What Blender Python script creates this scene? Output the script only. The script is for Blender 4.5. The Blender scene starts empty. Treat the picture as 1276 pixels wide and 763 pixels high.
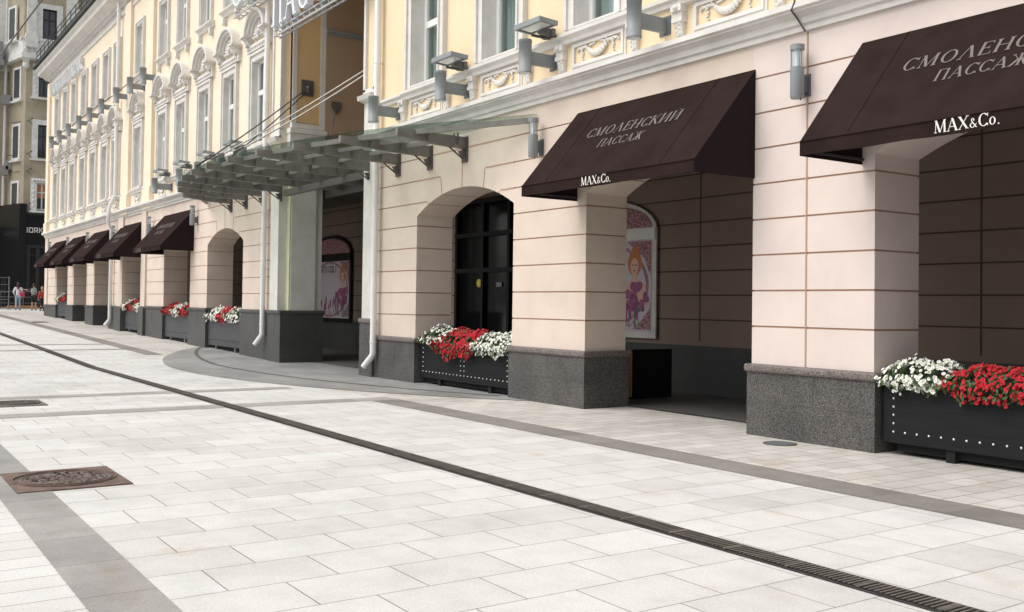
import bpy, math, random
from mathutils import Vector, Matrix
R = math.radians
random.seed(7)
SC = bpy.context.scene
COL = SC.collection

# ------------------------------------------------------------------ camera
CAM_Z = 1.55
F_PX, YAW, PITCH, ROLL, CY = 1237.2254, 0.595679238, 0.0197335391, 0.0131291339, 355.416325
D = 9.3
cd = bpy.data.cameras.new('camera'); cam = bpy.data.objects.new('camera', cd); COL.objects.link(cam)
fw = Vector((-math.cos(YAW)*math.cos(PITCH), math.sin(YAW)*math.cos(PITCH), math.sin(PITCH)))
r0 = fw.cross(Vector((0, 0, 1))).normalized(); u0 = r0.cross(fw)
r1 = math.cos(ROLL)*r0 + math.sin(ROLL)*u0; u1 = -math.sin(ROLL)*r0 + math.cos(ROLL)*u0
m = Matrix((r1, u1, -fw)).transposed().to_4x4(); m.translation = Vector((0, -D, CAM_Z))
cam.matrix_world = m
cd.sensor_width = 36; cd.lens = F_PX/1276*36; cd.shift_y = -(381.5-CY)/1276
cd.clip_start = 0.05; cd.clip_end = 2000
SC.camera = cam

# ------------------------------------------------------------------ world, sun, exposure (bright overcast)
SUN_EL, SUN_AZ = 56, 194          # azimuth: direction the light comes from, degrees clockwise from +Y
w = bpy.data.worlds.new('World'); SC.world = w; w.use_nodes = True
nt = w.node_tree; nt.nodes.clear()
sky = nt.nodes.new('ShaderNodeTexSky'); sky.sky_type = 'NISHITA'; sky.sun_disc = False
sky.sun_elevation = R(SUN_EL); sky.sun_rotation = R(SUN_AZ); sky.air_density = 1.0; sky.dust_density = 4.0
hs = nt.nodes.new('ShaderNodeHueSaturation'); hs.inputs['Saturation'].default_value = 0.22
bg = nt.nodes.new('ShaderNodeBackground'); bg.inputs['Strength'].default_value = 0.15
wo = nt.nodes.new('ShaderNodeOutputWorld')
nt.links.new(sky.outputs[0], hs.inputs['Color']); nt.links.new(hs.outputs[0], bg.inputs['Color']); nt.links.new(bg.outputs[0], wo.inputs['Surface'])
sl = bpy.data.lights.new('sun', 'SUN'); sun = bpy.data.objects.new('sun', sl); COL.objects.link(sun)
sl.energy = 1.25; sl.angle = R(45); sl.color = (1.0, 0.965, 0.92)
az, el = R(SUN_AZ), R(SUN_EL)
tow = Vector((math.sin(az)*math.cos(el), math.cos(az)*math.cos(el), math.sin(el)))
sun.rotation_euler = tow.to_track_quat('Z', 'Y').to_euler()
vs = SC.view_settings; vs.view_transform = 'Standard'; vs.look = 'None'; vs.exposure = 0.37; vs.gamma = 1
vs.use_curve_mapping = False

# ------------------------------------------------------------------ materials
def mat(name, col, rough=0.7, metal=0.0, var=0.0, vscale=2.0, bump=0.0, bscale=60.0, spec=0.5, speck=None, stains=0.0, sscale=0.6, stretch=None):
    M = bpy.data.materials.new(name); M.use_nodes = True
    t = M.node_tree; b = t.nodes['Principled BSDF']
    b.inputs['Roughness'].default_value = rough; b.inputs['Metallic'].default_value = metal
    b.inputs['Specular IOR Level'].default_value = spec
    co = t.nodes.new('ShaderNodeTexCoord')
    vec = co.outputs['Object']
    if stretch:
        mp = t.nodes.new('ShaderNodeMapping'); mp.inputs['Scale'].default_value = stretch
        t.links.new(vec, mp.inputs['Vector']); vec = mp.outputs[0]
    rgb = t.nodes.new('ShaderNodeRGB'); rgb.outputs[0].default_value = (*col, 1)
    cur = rgb.outputs[0]
    def mul(cur, fac_socket, lo, hi, amount=1.0, a=0.35, c=0.65):
        mr = t.nodes.new('ShaderNodeMapRange'); mr.inputs['From Min'].default_value = a; mr.inputs['From Max'].default_value = c
        mr.inputs['To Min'].default_value = lo; mr.inputs['To Max'].default_value = hi
        t.links.new(fac_socket, mr.inputs['Value'])
        mx = t.nodes.new('ShaderNodeMix'); mx.data_type = 'RGBA'; mx.blend_type = 'MULTIPLY'; mx.inputs['Factor'].default_value = amount
        t.links.new(cur, mx.inputs[6]); t.links.new(mr.outputs[0], mx.inputs[7])
        return mx.outputs[2]
    def noise(scale, detail=4.0, rough_=0.6):
        n = t.nodes.new('ShaderNodeTexNoise'); n.inputs['Scale'].default_value = scale; n.inputs['Detail'].default_value = detail
        n.inputs['Roughness'].default_value = rough_
        t.links.new(vec, n.inputs['Vector']); return n.outputs['Fac']
    if var: cur = mul(cur, noise(vscale), 1-var, 1+var*0.5)
    if stains: cur = mul(cur, noise(sscale, 8, 0.7), 1-stains, 1.0, a=0.38, c=0.55)
    if speck:
        s_scale, lo, hi = speck
        cur = mul(cur, noise(s_scale, 2.0, 0.8), lo, hi, a=0.40, c=0.63)
    t.links.new(cur, b.inputs['Base Color'])
    if bump:
        bp = t.nodes.new('ShaderNodeBump'); bp.inputs['Strength'].default_value = bump; bp.inputs['Distance'].default_value = 0.01
        t.links.new(noise(bscale, 5.0, 0.7), bp.inputs['Height']); t.links.new(bp.outputs[0], b.inputs['Normal'])
    return M

def paver_mat(name, c1, c2, mortar, L, Wd, phase, msize=0.004, rot=False, stains=0.12, rough=0.8, off=0.5):
    """stone slabs: long side along Y (or X when rot), rows stacked the other way"""
    M = bpy.data.materials.new(name); M.use_nodes = True
    t = M.node_tree; b = t.nodes['Principled BSDF']; b.inputs['Roughness'].default_value = rough
    b.inputs['Specular IOR Level'].default_value = 0.3
    co = t.nodes.new('ShaderNodeTexCoord'); sx = t.nodes.new('ShaderNodeSeparateXYZ'); cx = t.nodes.new('ShaderNodeCombineXYZ')
    t.links.new(co.outputs['Object'], sx.inputs[0])
    a1 = t.nodes.new('ShaderNodeMath'); a1.operation = 'ADD'; a1.inputs[1].default_value = phase[0]
    a2 = t.nodes.new('ShaderNodeMath'); a2.operation = 'ADD'; a2.inputs[1].default_value = phase[1]
    t.links.new(sx.outputs[0 if rot else 1], a1.inputs[0]); t.links.new(sx.outputs[1 if rot else 0], a2.inputs[0])
    t.links.new(a1.outputs[0], cx.inputs[0]); t.links.new(a2.outputs[0], cx.inputs[1])
    br = t.nodes.new('ShaderNodeTexBrick'); br.offset = off
    br.inputs['Scale'].default_value = 1; br.inputs['Brick Width'].default_value = L; br.inputs['Row Height'].default_value = Wd
    br.inputs['Mortar Size'].default_value = msize; br.inputs['Mortar Smooth'].default_value = 0.15
    br.inputs['Color1'].default_value = (*c1, 1); br.inputs['Color2'].default_value = (*c2, 1); br.inputs['Mortar'].default_value = (*mortar, 1)
    t.links.new(cx.outputs[0], br.inputs['Vector'])
    cur = br.outputs['Color']
    for scale, det, lo, hi, a, c in ((0.55, 8, 1-stains, 1.0, 0.36, 0.52), (3.3, 6, 1-stains*0.55, 1.03, 0.3, 0.6), (150, 2, 0.88, 1.07, 0.36, 0.64), (52, 2, 0.93, 1.04, 0.36, 0.64)):
        n = t.nodes.new('ShaderNodeTexNoise'); n.inputs['Scale'].default_value = scale; n.inputs['Detail'].default_value = det; n.inputs['Roughness'].default_value = 0.65
        t.links.new(co.outputs['Object'], n.inputs['Vector'])
        mr = t.nodes.new('ShaderNodeMapRange'); mr.inputs['From Min'].default_value = a; mr.inputs['From Max'].default_value = c
        mr.inputs['To Min'].default_value = lo; mr.inputs['To Max'].default_value = hi
        t.links.new(n.outputs['Fac'], mr.inputs['Value'])
        mx = t.nodes.new('ShaderNodeMix'); mx.data_type = 'RGBA'; mx.blend_type = 'MULTIPLY'; mx.inputs['Factor'].default_value = 1
        t.links.new(cur, mx.inputs[6]); t.links.new(mr.outputs[0], mx.inputs[7]); cur = mx.outputs[2]
    # rare rusty-brown spots
    n = t.nodes.new('ShaderNodeTexNoise'); n.inputs['Scale'].default_value = 1.7; n.inputs['Detail'].default_value = 3
    t.links.new(co.outputs['Object'], n.inputs['Vector'])
    mr = t.nodes.new('ShaderNodeMapRange'); mr.inputs['From Min'].default_value = 0.62; mr.inputs['From Max'].default_value = 0.75; mr.inputs['To Max'].default_value = 0.55
    t.links.new(n.outputs['Fac'], mr.inputs['Value'])
    mx = t.nodes.new('ShaderNodeMix'); mx.data_type = 'RGBA'; mx.blend_type = 'MULTIPLY'
    mx.inputs[7].default_value = (0.86, 0.76, 0.64, 1)
    t.links.new(mr.outputs[0], mx.inputs[0]); t.links.new(cur, mx.inputs[6]); cur = mx.outputs[2]
    t.links.new(cur, b.inputs['Base Color'])
    bp = t.nodes.new('ShaderNodeBump'); bp.inputs['Strength'].default_value = 0.5; bp.inputs['Distance'].default_value = 0.006; bp.invert = True
    t.links.new(br.outputs['Fac'], bp.inputs['Height']); t.links.new(bp.outputs[0], b.inputs['Normal'])
    return M

def glass_mat(name, tint, trans=0.7, rough=0.03):
    M = bpy.data.materials.new(name); M.use_nodes = True; t = M.node_tree; t.nodes.clear()
    tr = t.nodes.new('ShaderNodeBsdfTransparent'); tr.inputs[0].default_value = (*tint, 1)
    gl = t.nodes.new('ShaderNodeBsdfGlossy'); gl.inputs['Color'].default_value = (0.62, 0.68, 0.68, 1); gl.inputs['Roughness'].default_value = rough
    fr = t.nodes.new('ShaderNodeFresnel'); fr.inputs['IOR'].default_value = 1.5
    ad = t.nodes.new('ShaderNodeMath'); ad.operation = 'ADD'; ad.inputs[1].default_value = 1-trans; ad.use_clamp = True
    mx = t.nodes.new('ShaderNodeMixShader'); o = t.nodes.new('ShaderNodeOutputMaterial')
    ge = t.nodes.new('ShaderNodeNewGeometry'); iv = t.nodes.new('ShaderNodeMath'); iv.operation = 'SUBTRACT'; iv.inputs[0].default_value = 1
    ml = t.nodes.new('ShaderNodeMath'); ml.operation = 'MULTIPLY'
    t.links.new(ge.outputs['Backfacing'], iv.inputs[1]); t.links.new(fr.outputs[0], ad.inputs[0]); t.links.new(ad.outputs[0], ml.inputs[0]); t.links.new(iv.outputs[0], ml.inputs[1]); t.links.new(ml.outputs[0], mx.inputs[0]); t.links.new(tr.outputs[0], mx.inputs[1]); t.links.new(gl.outputs[0], mx.inputs[2]); t.links.new(mx.outputs[0], o.inputs[0])
    return M

M = {}
M['pink'] = mat('beige_stucco', (0.66, 0.555, 0.47), 0.85, var=0.05, vscale=1.3, bump=0.25, bscale=90, stains=0.06, sscale=0.9)
M['pink2'] = mat('pink_stucco', (0.70, 0.60, 0.55), 0.85, var=0.04, vscale=1.3, bump=0.25, bscale=90, stains=0.05, sscale=0.9)
M['joint'] = mat('brown_joint', (0.40, 0.26, 0.18), 0.9)
M['gallery'] = mat('shaded_gallery_stucco', (0.265, 0.198, 0.16), 0.85, var=0.06)  # arcade stucco darkened in its base colour to give the gallery's shade
M['gjoint'] = mat('shaded_gallery_joint', (0.08, 0.052, 0.038), 0.9)  # brown joint darkened for the same gallery shade
M['gceil'] = mat('gallery_ceiling', (0.14, 0.12, 0.10), 0.9)  # ceiling colour kept dark to deepen the gallery shade
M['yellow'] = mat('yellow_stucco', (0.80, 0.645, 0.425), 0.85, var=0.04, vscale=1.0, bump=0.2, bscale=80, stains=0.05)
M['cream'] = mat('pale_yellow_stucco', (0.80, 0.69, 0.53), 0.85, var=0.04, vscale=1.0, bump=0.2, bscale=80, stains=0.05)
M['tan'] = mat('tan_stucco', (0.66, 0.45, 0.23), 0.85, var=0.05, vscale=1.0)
M['brown'] = mat('shaded_brown_stucco', (0.40, 0.285, 0.195), 0.85, var=0.06, vscale=1.0)  # shade of the recess put into the wall's brown base colour
M['white'] = mat('white_moulding', (0.69, 0.665, 0.62), 0.75, var=0.06, vscale=3, stains=0.1, sscale=1.6)
M['notch'] = mat('green_reflection_stucco', (0.55, 0.55, 0.36), 0.85, var=0.12, vscale=2)  # yellow-green reflected light put into the notch colour
M['granite'] = mat('grey_granite', (0.085, 0.080, 0.076), 0.55, speck=(70, 0.35, 1.9), var=0.2, vscale=1.6, spec=0.3)
M['granite_cap'] = mat('brown_granite', (0.15, 0.125, 0.115), 0.4, speck=(60, 0.45, 1.6))
M['granite_dark'] = mat('charcoal_granite', (0.078, 0.078, 0.075), 0.5, spec=0.3, speck=(75, 0.6, 1.4), var=0.15, vscale=1.2)
M['frame'] = mat('white_window_paint', (0.80, 0.80, 0.78), 0.4)
M['pane'] = glass_mat('window_glass', (0.88, 0.92, 0.91), 0.94)
M['room'] = mat('dim_room', (0.10, 0.12, 0.12), 0.9)
M['curtain'] = mat('grey_curtain', (0.40, 0.45, 0.44), 0.9, var=0.25, vscale=9, stretch=(4, 1, 0.15))
M['curtain2'] = mat('pale_curtain', (0.70, 0.76, 0.78), 0.9, var=0.2, vscale=9, stretch=(4, 1, 0.15))
M['fabric'] = mat('brown_canvas', (0.026, 0.0160, 0.0152), 0.95, var=0.2, vscale=2.2, bump=0.55, bscale=6, spec=0.05, stretch=(1, 1, 1))
M['fabric_in'] = mat('dark_canvas', (0.020, 0.013, 0.014), 0.95, spec=0.1)
M['letter'] = mat('faded_grey_lettering', (0.155, 0.13, 0.12), 0.8)
M['letter_w'] = mat('cream_lettering', (0.74, 0.72, 0.66), 0.7)
M['lamp'] = mat('grey_lamp_paint', (0.25, 0.268, 0.275), 0.5, var=0.06, vscale=4, spec=0.4)
M['lampd'] = mat('dark_lamp_metal', (0.12, 0.13, 0.135), 0.5)
M['lens'] = mat('lamp_lens', (0.72, 0.74, 0.74), 0.15)
M['tube'] = glass_mat('lamp_glass', (0.85, 0.88, 0.9), 0.75, 0.1)
M['steel'] = mat('weathered_steel', (0.19, 0.181, 0.162), 0.5, metal=0.1, var=0.25, vscale=4)
M['steel_d'] = mat('dark_steel', (0.11, 0.10, 0.09), 0.55, metal=0.3)
M['cglass'] = glass_mat('green_canopy_glass', (0.86, 0.91, 0.875), 0.84, 0.06)
M['cable'] = mat('galvanised_cable', (0.42, 0.40, 0.37), 0.4, metal=0.5)
M['cable_d'] = mat('dark_cable', (0.08, 0.07, 0.065), 0.6)
M['pipe'] = mat('white_drainpipe', (0.76, 0.75, 0.73), 0.35, var=0.05, vscale=3)
M['planter'] = mat('black_planter_metal', (0.011, 0.0115, 0.0125), 0.6, spec=0.2, var=0.3, vscale=3, stretch=(0.6, 1, 9))
M['planter_g'] = mat('charcoal_planter_metal', (0.052, 0.055, 0.06), 0.5, var=0.3, vscale=3, stretch=(0.6, 1, 9))
M['stud'] = mat('steel_stud', (0.75, 0.74, 0.70), 0.3, metal=0.4)
M['fl_w'] = mat('white_petals', (0.80, 0.80, 0.74), 0.7, var=0.08, vscale=30)
M['fl_wc'] = mat('flower_throat', (0.42, 0.45, 0.16), 0.7)
M['fl_r'] = mat('red_petals', (0.52, 0.004, 0.014), 0.7, var=0.2, vscale=25)
M['fl_rc'] = mat('dark_flower_throat', (0.14, 0.004, 0.008), 0.7)
M['leaf'] = mat('petunia_leaf', (0.055, 0.10, 0.03), 0.6, var=0.35, vscale=18)
M['rust'] = mat('rusty_iron', (0.17, 0.115, 0.095), 0.7, metal=0.3, var=0.4, vscale=7, bump=0.4, bscale=70)
M['iron'] = mat('dark_iron', (0.055, 0.052, 0.05), 0.6, metal=0.4, var=0.3, vscale=6)
M['iron2'] = mat('grey_iron', (0.15, 0.135, 0.12), 0.6, metal=0.3, var=0.25, vscale=9)
M['void'] = mat('drain_shadow', (0.006, 0.006, 0.006), 0.95)
M['dglass'] = mat('black_glass', (0.005, 0.005, 0.006), 0.08, spec=0.3)
M['dframe'] = mat('black_door_frame', (0.010, 0.0095, 0.009), 0.55, spec=0.2)
M['sign_w'] = mat('white_sign_face', (0.72, 0.74, 0.77), 0.35)
M['sign_s'] = mat('grey_sign_side', (0.42, 0.43, 0.44), 0.45)
M['bl_wall'] = mat('ochre_grey_render', (0.46, 0.405, 0.295), 0.9, var=0.12, vscale=0.8, stains=0.2, sscale=0.5)
M['bl_white'] = mat('old_white_stucco', (0.80, 0.795, 0.75), 0.85, var=0.15, vscale=2.5)
M['bl_dark'] = mat('dark_brown_sash', (0.035, 0.02, 0.02), 0.5)
M['bl_glass'] = mat('old_window_glass', (0.07, 0.08, 0.09), 0.06)
M['bl_blind'] = mat('orange_blind', (0.50, 0.22, 0.10), 0.8)
M['black_shop'] = mat('black_shopfront', (0.012, 0.012, 0.013), 0.3)
M['black_shop2'] = mat('charcoal_shopfront', (0.03, 0.03, 0.032), 0.4)
M['grey_roof'] = mat('grey_balcony_metal', (0.30, 0.29, 0.28), 0.7, var=0.1)
M['roof'] = mat('black_roof_edge', (0.02, 0.024, 0.022), 0.5)
M['fence'] = mat('galvanised_fence', (0.22, 0.22, 0.23), 0.5, metal=0.4)
M['skin'] = mat('skin', (0.52, 0.31, 0.22), 0.6)
M['hair'] = mat('dark_hair', (0.03, 0.018, 0.012), 0.6)
M['hair_b'] = mat('fair_hair', (0.32, 0.18, 0.08), 0.6)
M['shirt_w'] = mat('white_cotton', (0.72, 0.70, 0.72), 0.85)
M['shirt_k'] = mat('charcoal_cotton', (0.03, 0.03, 0.035), 0.85)
M['shirt_r'] = mat('red_cotton', (0.50, 0.03, 0.03), 0.85)
M['jeans'] = mat('light_denim', (0.28, 0.36, 0.46), 0.85)
M['shorts'] = mat('black_shorts', (0.02, 0.022, 0.028), 0.85)
M['bag_r'] = mat('red_bag', (0.48, 0.03, 0.07), 0.6)
M['bag_p'] = mat('speckled_backpack', (0.40, 0.46, 0.42), 0.7, speck=(14, 0.2, 1.4))
M['shoe'] = mat('dark_shoe', (0.05, 0.05, 0.055), 0.6)
M['p_white'] = mat('poster_paper', (0.60, 0.53, 0.57), 0.5)
M['p_rose'] = mat('poster_rose', (0.42, 0.21, 0.235), 0.6, speck=(22, 0.35, 1.5))
M['p_pink'] = mat('poster_pink', (0.36, 0.10, 0.24), 0.6, var=0.5, vscale=14)
M['p_skin'] = mat('poster_skin', (0.72, 0.45, 0.34), 0.6)
M['p_hair'] = mat('poster_hair', (0.55, 0.19, 0.06), 0.6)
M['p_ink'] = mat('poster_ink', (0.06, 0.04, 0.05), 0.6)
M['p_green'] = mat('poster_green', (0.16, 0.28, 0.17), 0.6)
M['yel_sticker'] = mat('yellow_sticker', (0.62, 0.50, 0.05), 0.6)
M['box_tan'] = mat('tan_plywood', (0.42, 0.24, 0.10), 0.7)

M['pav'] = paver_mat('white_granite_slabs', (0.61, 0.605, 0.59), (0.545, 0.535, 0.515), (0.22, 0.20, 0.18), 0.64, 0.48, (-0.14, 5.26), stains=0.13, msize=0.0042)
M['pav_s'] = paver_mat('small_granite_setts', (0.58, 0.555, 0.515), (0.48, 0.455, 0.415), (0.24, 0.21, 0.18), 0.42, 0.24, (0.0, 5.26), stains=0.16, msize=0.006)
M['pav_l'] = paver_mat('white_granite_strips', (0.62, 0.615, 0.60), (0.57, 0.56, 0.54), (0.2, 0.18, 0.16), 0.80, 0.245, (0.2, 5.33), stains=0.06)
M['band'] = paver_mat('grey_stone_band', (0.262, 0.247, 0.224), (0.215, 0.203, 0.186), (0.15, 0.14, 0.13), 0.72, 2.0, (0.1, 1.0), rot=True, stains=0.2)
M['bandl'] = paver_mat('pale_grey_stone_band', (0.345, 0.335, 0.32), (0.29, 0.283, 0.27), (0.17, 0.165, 0.155), 0.72, 2.0, (0.1, 1.0), rot=True, stains=0.2)
M['bandy'] = paver_mat('grey_stone_cross_band', (0.36, 0.345, 0.32), (0.30, 0.29, 0.265), (0.19, 0.18, 0.165), 0.80, 2.0, (0.1, 1.0), stains=0.2)
M['arc'] = paver_mat('grey_entrance_slabs', (0.31, 0.305, 0.30), (0.26, 0.255, 0.25), (0.19, 0.185, 0.18), 1.1, 0.55, (0.3, 0.0), rot=True, stains=0.22)
M['arcline'] = mat('dark_stone_line', (0.09, 0.088, 0.085), 0.8)
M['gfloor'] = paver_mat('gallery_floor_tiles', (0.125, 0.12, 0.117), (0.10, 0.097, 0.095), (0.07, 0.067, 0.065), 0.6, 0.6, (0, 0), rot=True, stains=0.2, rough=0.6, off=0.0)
M['asph'] = mat('distant_ground', (0.22, 0.215, 0.20), 0.9, var=0.15, vscale=0.5)

# ------------------------------------------------------------------ mesh builder
class MB:
    def __init__(s): s.v = []; s.f = []; s.mi = []; s.sm = []
    def add(s, vs, fs, m=0, smooth=False):
        o = len(s.v); s.v += [tuple(v) for v in vs]
        for f in fs: s.f.append(tuple(i+o for i in f)); s.mi.append(m); s.sm.append(smooth)
    def box(s, x0, x1, y0, y1, z0, z1, m=0):
        s.add([(x0,y0,z0),(x1,y0,z0),(x1,y1,z0),(x0,y1,z0),(x0,y0,z1),(x1,y0,z1),(x1,y1,z1),(x0,y1,z1)],
              [(0,3,2,1),(4,5,6,7),(0,1,5,4),(1,2,6,5),(2,3,7,6),(3,0,4,7)], m)
    def obox(s, c, ax, ay, az, m=0):
        """box from centre and three half-axis vectors"""
        c, ax, ay, az = map(Vector, (c, ax, ay, az)); vs = []
        for k in (-1, 1):
            for i, j in ((-1,-1),(1,-1),(1,1),(-1,1)): vs.append(c+ax*i+ay*j+az*k)
        s.add(vs, [(0,3,2,1),(4,5,6,7),(0,1,5,4),(1,2,6,5),(2,3,7,6),(3,0,4,7)], m)
    def beam(s, a, b, w, h, m=0, up=(0,0,1)):
        a, b = Vector(a), Vector(b); d = b-a; L = d.length; d.normalize()
        sd = d.cross(Vector(up))
        if sd.length < 1e-4: sd = d.cross(Vector((1,0,0)))
        sd.normalize(); u = sd.cross(d)
        s.obox((a+b)/2, d*L/2, sd*w/2, u*h/2, m)
    def prism(s, pts, fn, d0, d1, m=0, smooth=False):
        """closed 2-D outline extruded from d0 to d1; fn(u,v,d)->xyz"""
        n = len(pts); vs = [fn(u,v,d0) for u,v in pts]+[fn(u,v,d1) for u,v in pts]
        s.add(vs, [tuple(range(n)), tuple(range(2*n-1, n-1, -1))], m)
        s.add(vs, [(i, i+n, (i+1)%n+n, (i+1)%n) for i in range(n)], m, smooth)
    def sweep_x(s, prof, x0, x1, m=0, caps=True):
        n = len(prof); vs = [(x0,y,z) for y,z in prof]+[(x1,y,z) for y,z in prof]
        s.add(vs, [(i, i+1, i+1+n, i+n) for i in range(n-1)], m)
        if caps: s.add(vs, [tuple(range(n-1,-1,-1)), tuple(range(n, 2*n))], m)
    def tube(s, pts, r, n=10, m=0, caps=True, closed=False):
        pts = [Vector(p) for p in pts]; rr = r if isinstance(r, (list, tuple)) else [r]*len(pts)
        rings = []; prev = None
        for i, p in enumerate(pts):
            d = (pts[min(i+1, len(pts)-1)]-pts[max(i-1, 0)]).normalized()
            a = Vector((0,0,1)) if abs(d.z) < 0.95 else Vector((1,0,0))
            if prev is not None: a = prev
            u = (a - d*a.dot(d)).normalized(); prev = u; v = d.cross(u)
            rings.append([p+(u*math.cos(2*math.pi*k/n)+v*math.sin(2*math.pi*k/n))*rr[i] for k in range(n)])
        vs = [q for rg in rings for q in rg]
        fs = [(i*n+k, i*n+(k+1)%n, (i+1)*n+(k+1)%n, (i+1)*n+k) for i in range(len(pts)-1) for k in range(n)]
        s.add(vs, fs, m, True)
        if caps: s.add(vs, [tuple(range(n-1,-1,-1)), tuple(range((len(pts)-1)*n, len(pts)*n))], m)
    def ball(s, c, r, n=8, m=0, sc=(1,1,1)):
        vs = []; k = max(4, n//2+1)
        for i in range(k+1):
            t = math.pi*i/k
            for j in range(n):
                p = 2*math.pi*j/n; vs.append((c[0]+r*sc[0]*math.sin(t)*math.cos(p), c[1]+r*sc[1]*math.sin(t)*math.sin(p), c[2]+r*sc[2]*math.cos(t)))
        s.add(vs, [(i*n+j, (i+1)*n+j, (i+1)*n+(j+1)%n, i*n+(j+1)%n) for i in range(k) for j in range(n)], m, True)
    def mesh(s, name, mats):
        me = bpy.data.meshes.new(name); me.from_pydata(s.v, [], s.f)
        for q in mats: me.materials.append(q)
        me.polygons.foreach_set('material_index', s.mi); me.polygons.foreach_set('use_smooth', s.sm)
        me.update(); return me
    def obj(s, name, mats, parent=None, label=None, bevel=0):
        if not isinstance(mats, (list, tuple)): mats = [mats]
        o = bpy.data.objects.new(name, s.mesh(name, mats)); COL.objects.link(o)
        if parent is not None:
            o.parent = parent
        if label: o['label'] = label
        if bevel:
            b = o.modifiers.new('Bevel', 'BEVEL'); b.width = bevel; b.segments = 2; b.limit_method = 'ANGLE'; b.angle_limit = R(40)
        return o

def tag(o, label, cat, group=None, kind=None):
    o['label'] = label; o['category'] = cat
    if group: o['group'] = group
    if kind: o['kind'] = kind
    return o
def thing(name, label, cat, loc=(0,0,0), rz=0, group=None):
    o = bpy.data.objects.new(name, None); COL.objects.link(o); o.location = loc; o.rotation_euler = (0,0,rz)
    o.empty_display_size = 0.2
    return tag(o, label, cat, group)
def wpart(root, o):
    """o was built in world coordinates: keep it there under a root that stands elsewhere"""
    o.parent = root; o.location = -Vector(root.location); return o
def copy_tree(src, parent=None):
    c = src.copy(); COL.objects.link(c); c.parent = parent
    for ch in list(src.children): copy_tree(ch, c)
    return c
def structure(o): o['kind'] = 'structure'; return o

# ------------------------------------------------------------------ lettering (own stroke alphabet with serifs)
TH, TN = 0.15, 0.05
def ell(cx, cy, rx, ry, a0, a1, n=20):
    return [(cx+rx*math.cos(R(a0+(a1-a0)*i/n)), cy+ry*math.sin(R(a0+(a1-a0)*i/n))) for i in range(n+1)]
def S(x): return [((x-.13, .02), (x+.13, .02), TN)]
def ST(x): return [((x-.13, .98), (x+.13, .98), TN)]
def SB(x): return S(x)+ST(x)
GL = {
 'С': (0.84, [('arc', ell(.46,.5,.42,.5,48,318)), ((.76,.72),(.78,.98),TN), ((.78,.02),(.78,.2),TN)]),
 'М': (1.14, [((.16,0),(.2,1),TN), ((.2,1),(.55,.02),TH), ((.55,.02),(.92,1),TN), ((.92,1),(.96,0),TH), ((.05,.02),(.27,.02),TN), ((.84,.02),(1.1,.02),TN), ((.08,.98),(.22,.98),TN), ((.9,.98),(1.04,.98),TN)]),
 'О': (1.0, [('arc', ell(.5,.5,.43,.5,0,360,28))]),
 'Л': (0.95, [((.12,.02),(.46,1),TN), ((.46,1),(.80,0),TH), ((.0,.02),(.25,.02),TN), ((.66,.02),(.93,.02),TN)]),
 'Е': (0.74, [((.17,0),(.17,1),TH), ((.1,.98),(.64,.98),TN), ((.17,.52),(.52,.52),TN), ((.1,.02),(.67,.02),TN), ((.64,.82),(.64,1),TN), ((.67,0),(.67,.2),TN), ((.52,.42),(.52,.62),TN)]),
 'Н': (0.98, [((.17,0),(.17,1),TH), ((.78,0),(.78,1),TH), ((.17,.52),(.78,.52),TN)]+SB(.17)+SB(.78)),
 'К': (0.92, [((.17,0),(.17,1),TH), ((.2,.47),(.72,1),TN), ((.34,.6),(.8,0),TH)]+SB(.17)+[((.6,.98),(.86,.98),TN), ((.68,.02),(.94,.02),TN)]),
 'И': (1.0, [((.17,0),(.17,1),TH), ((.80,0),(.80,1),TH), ((.2,.08),(.78,.92),TN)]+SB(.17)+SB(.80)),
 'П': (0.96, [((.17,0),(.17,1),TH), ((.76,0),(.76,1),TH), ((.1,.98),(.84,.98),TN)]+S(.17)+S(.76)),
 'А': (0.92, [((.1,0),(.44,1),TN), ((.44,1),(.80,0),TH), ((.22,.34),(.64,.34),TN), ((.0,.02),(.22,.02),TN), ((.66,.02),(.93,.02),TN)]),
 'Т': (0.84, [((.42,0),(.42,1),TH), ((.06,.98),(.78,.98),TN), ((.06,.8),(.06,1),TN), ((.78,.8),(.78,1),TN)]+S(.42)),
 'Ж': (1.2, [((.6,0),(.6,1),TH), ((.12,1),(.52,.5),TN), ((1.08,1),(.68,.5),TN), ((.14,0),(.5,.56),TH), ((1.06,0),(.7,.56),TH)]+SB(.6)+[((.02,.02),(.24,.02),TN), ((.96,.02),(1.18,.02),TN), ((.02,.98),(.24,.98),TN), ((.96,.98),(1.18,.98),TN)]),
 'X': (0.9, [((.12,1),(.76,0),TH), ((.1,0),(.76,1),TN), ((0,.98),(.26,.98),TN), ((.64,.98),(.88,.98),TN), ((0,.02),(.22,.02),TN), ((.62,.02),(.9,.02),TN)]),
 '&': (0.72, [('arc', ell(.3,.60,.13,.15,-50,230,14)), ('arc', ell(.28,.2,.22,.2,80,330,16)), ((.22,.5),(.6,.02),TN*1.6), ((.47,.12),(.6,.32),TN)]),
 'o': (0.62, [('arc', ell(.3,.32,.25,.31,0,360,20))]),
 '.': (0.28, [((.1,.05),(.2,.05),.11)]),
 ' ': (0.45, []),
}
GL['Й'] = (1.0, GL['И'][1]+[('arc', ell(.48,1.22,.17,.14,200,340,8))])
GL['M'] = GL['М']; GL['A'] = GL['А']; GL['C'] = GL['С']; GL['O'] = GL['О']
UB = 0.17
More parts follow.
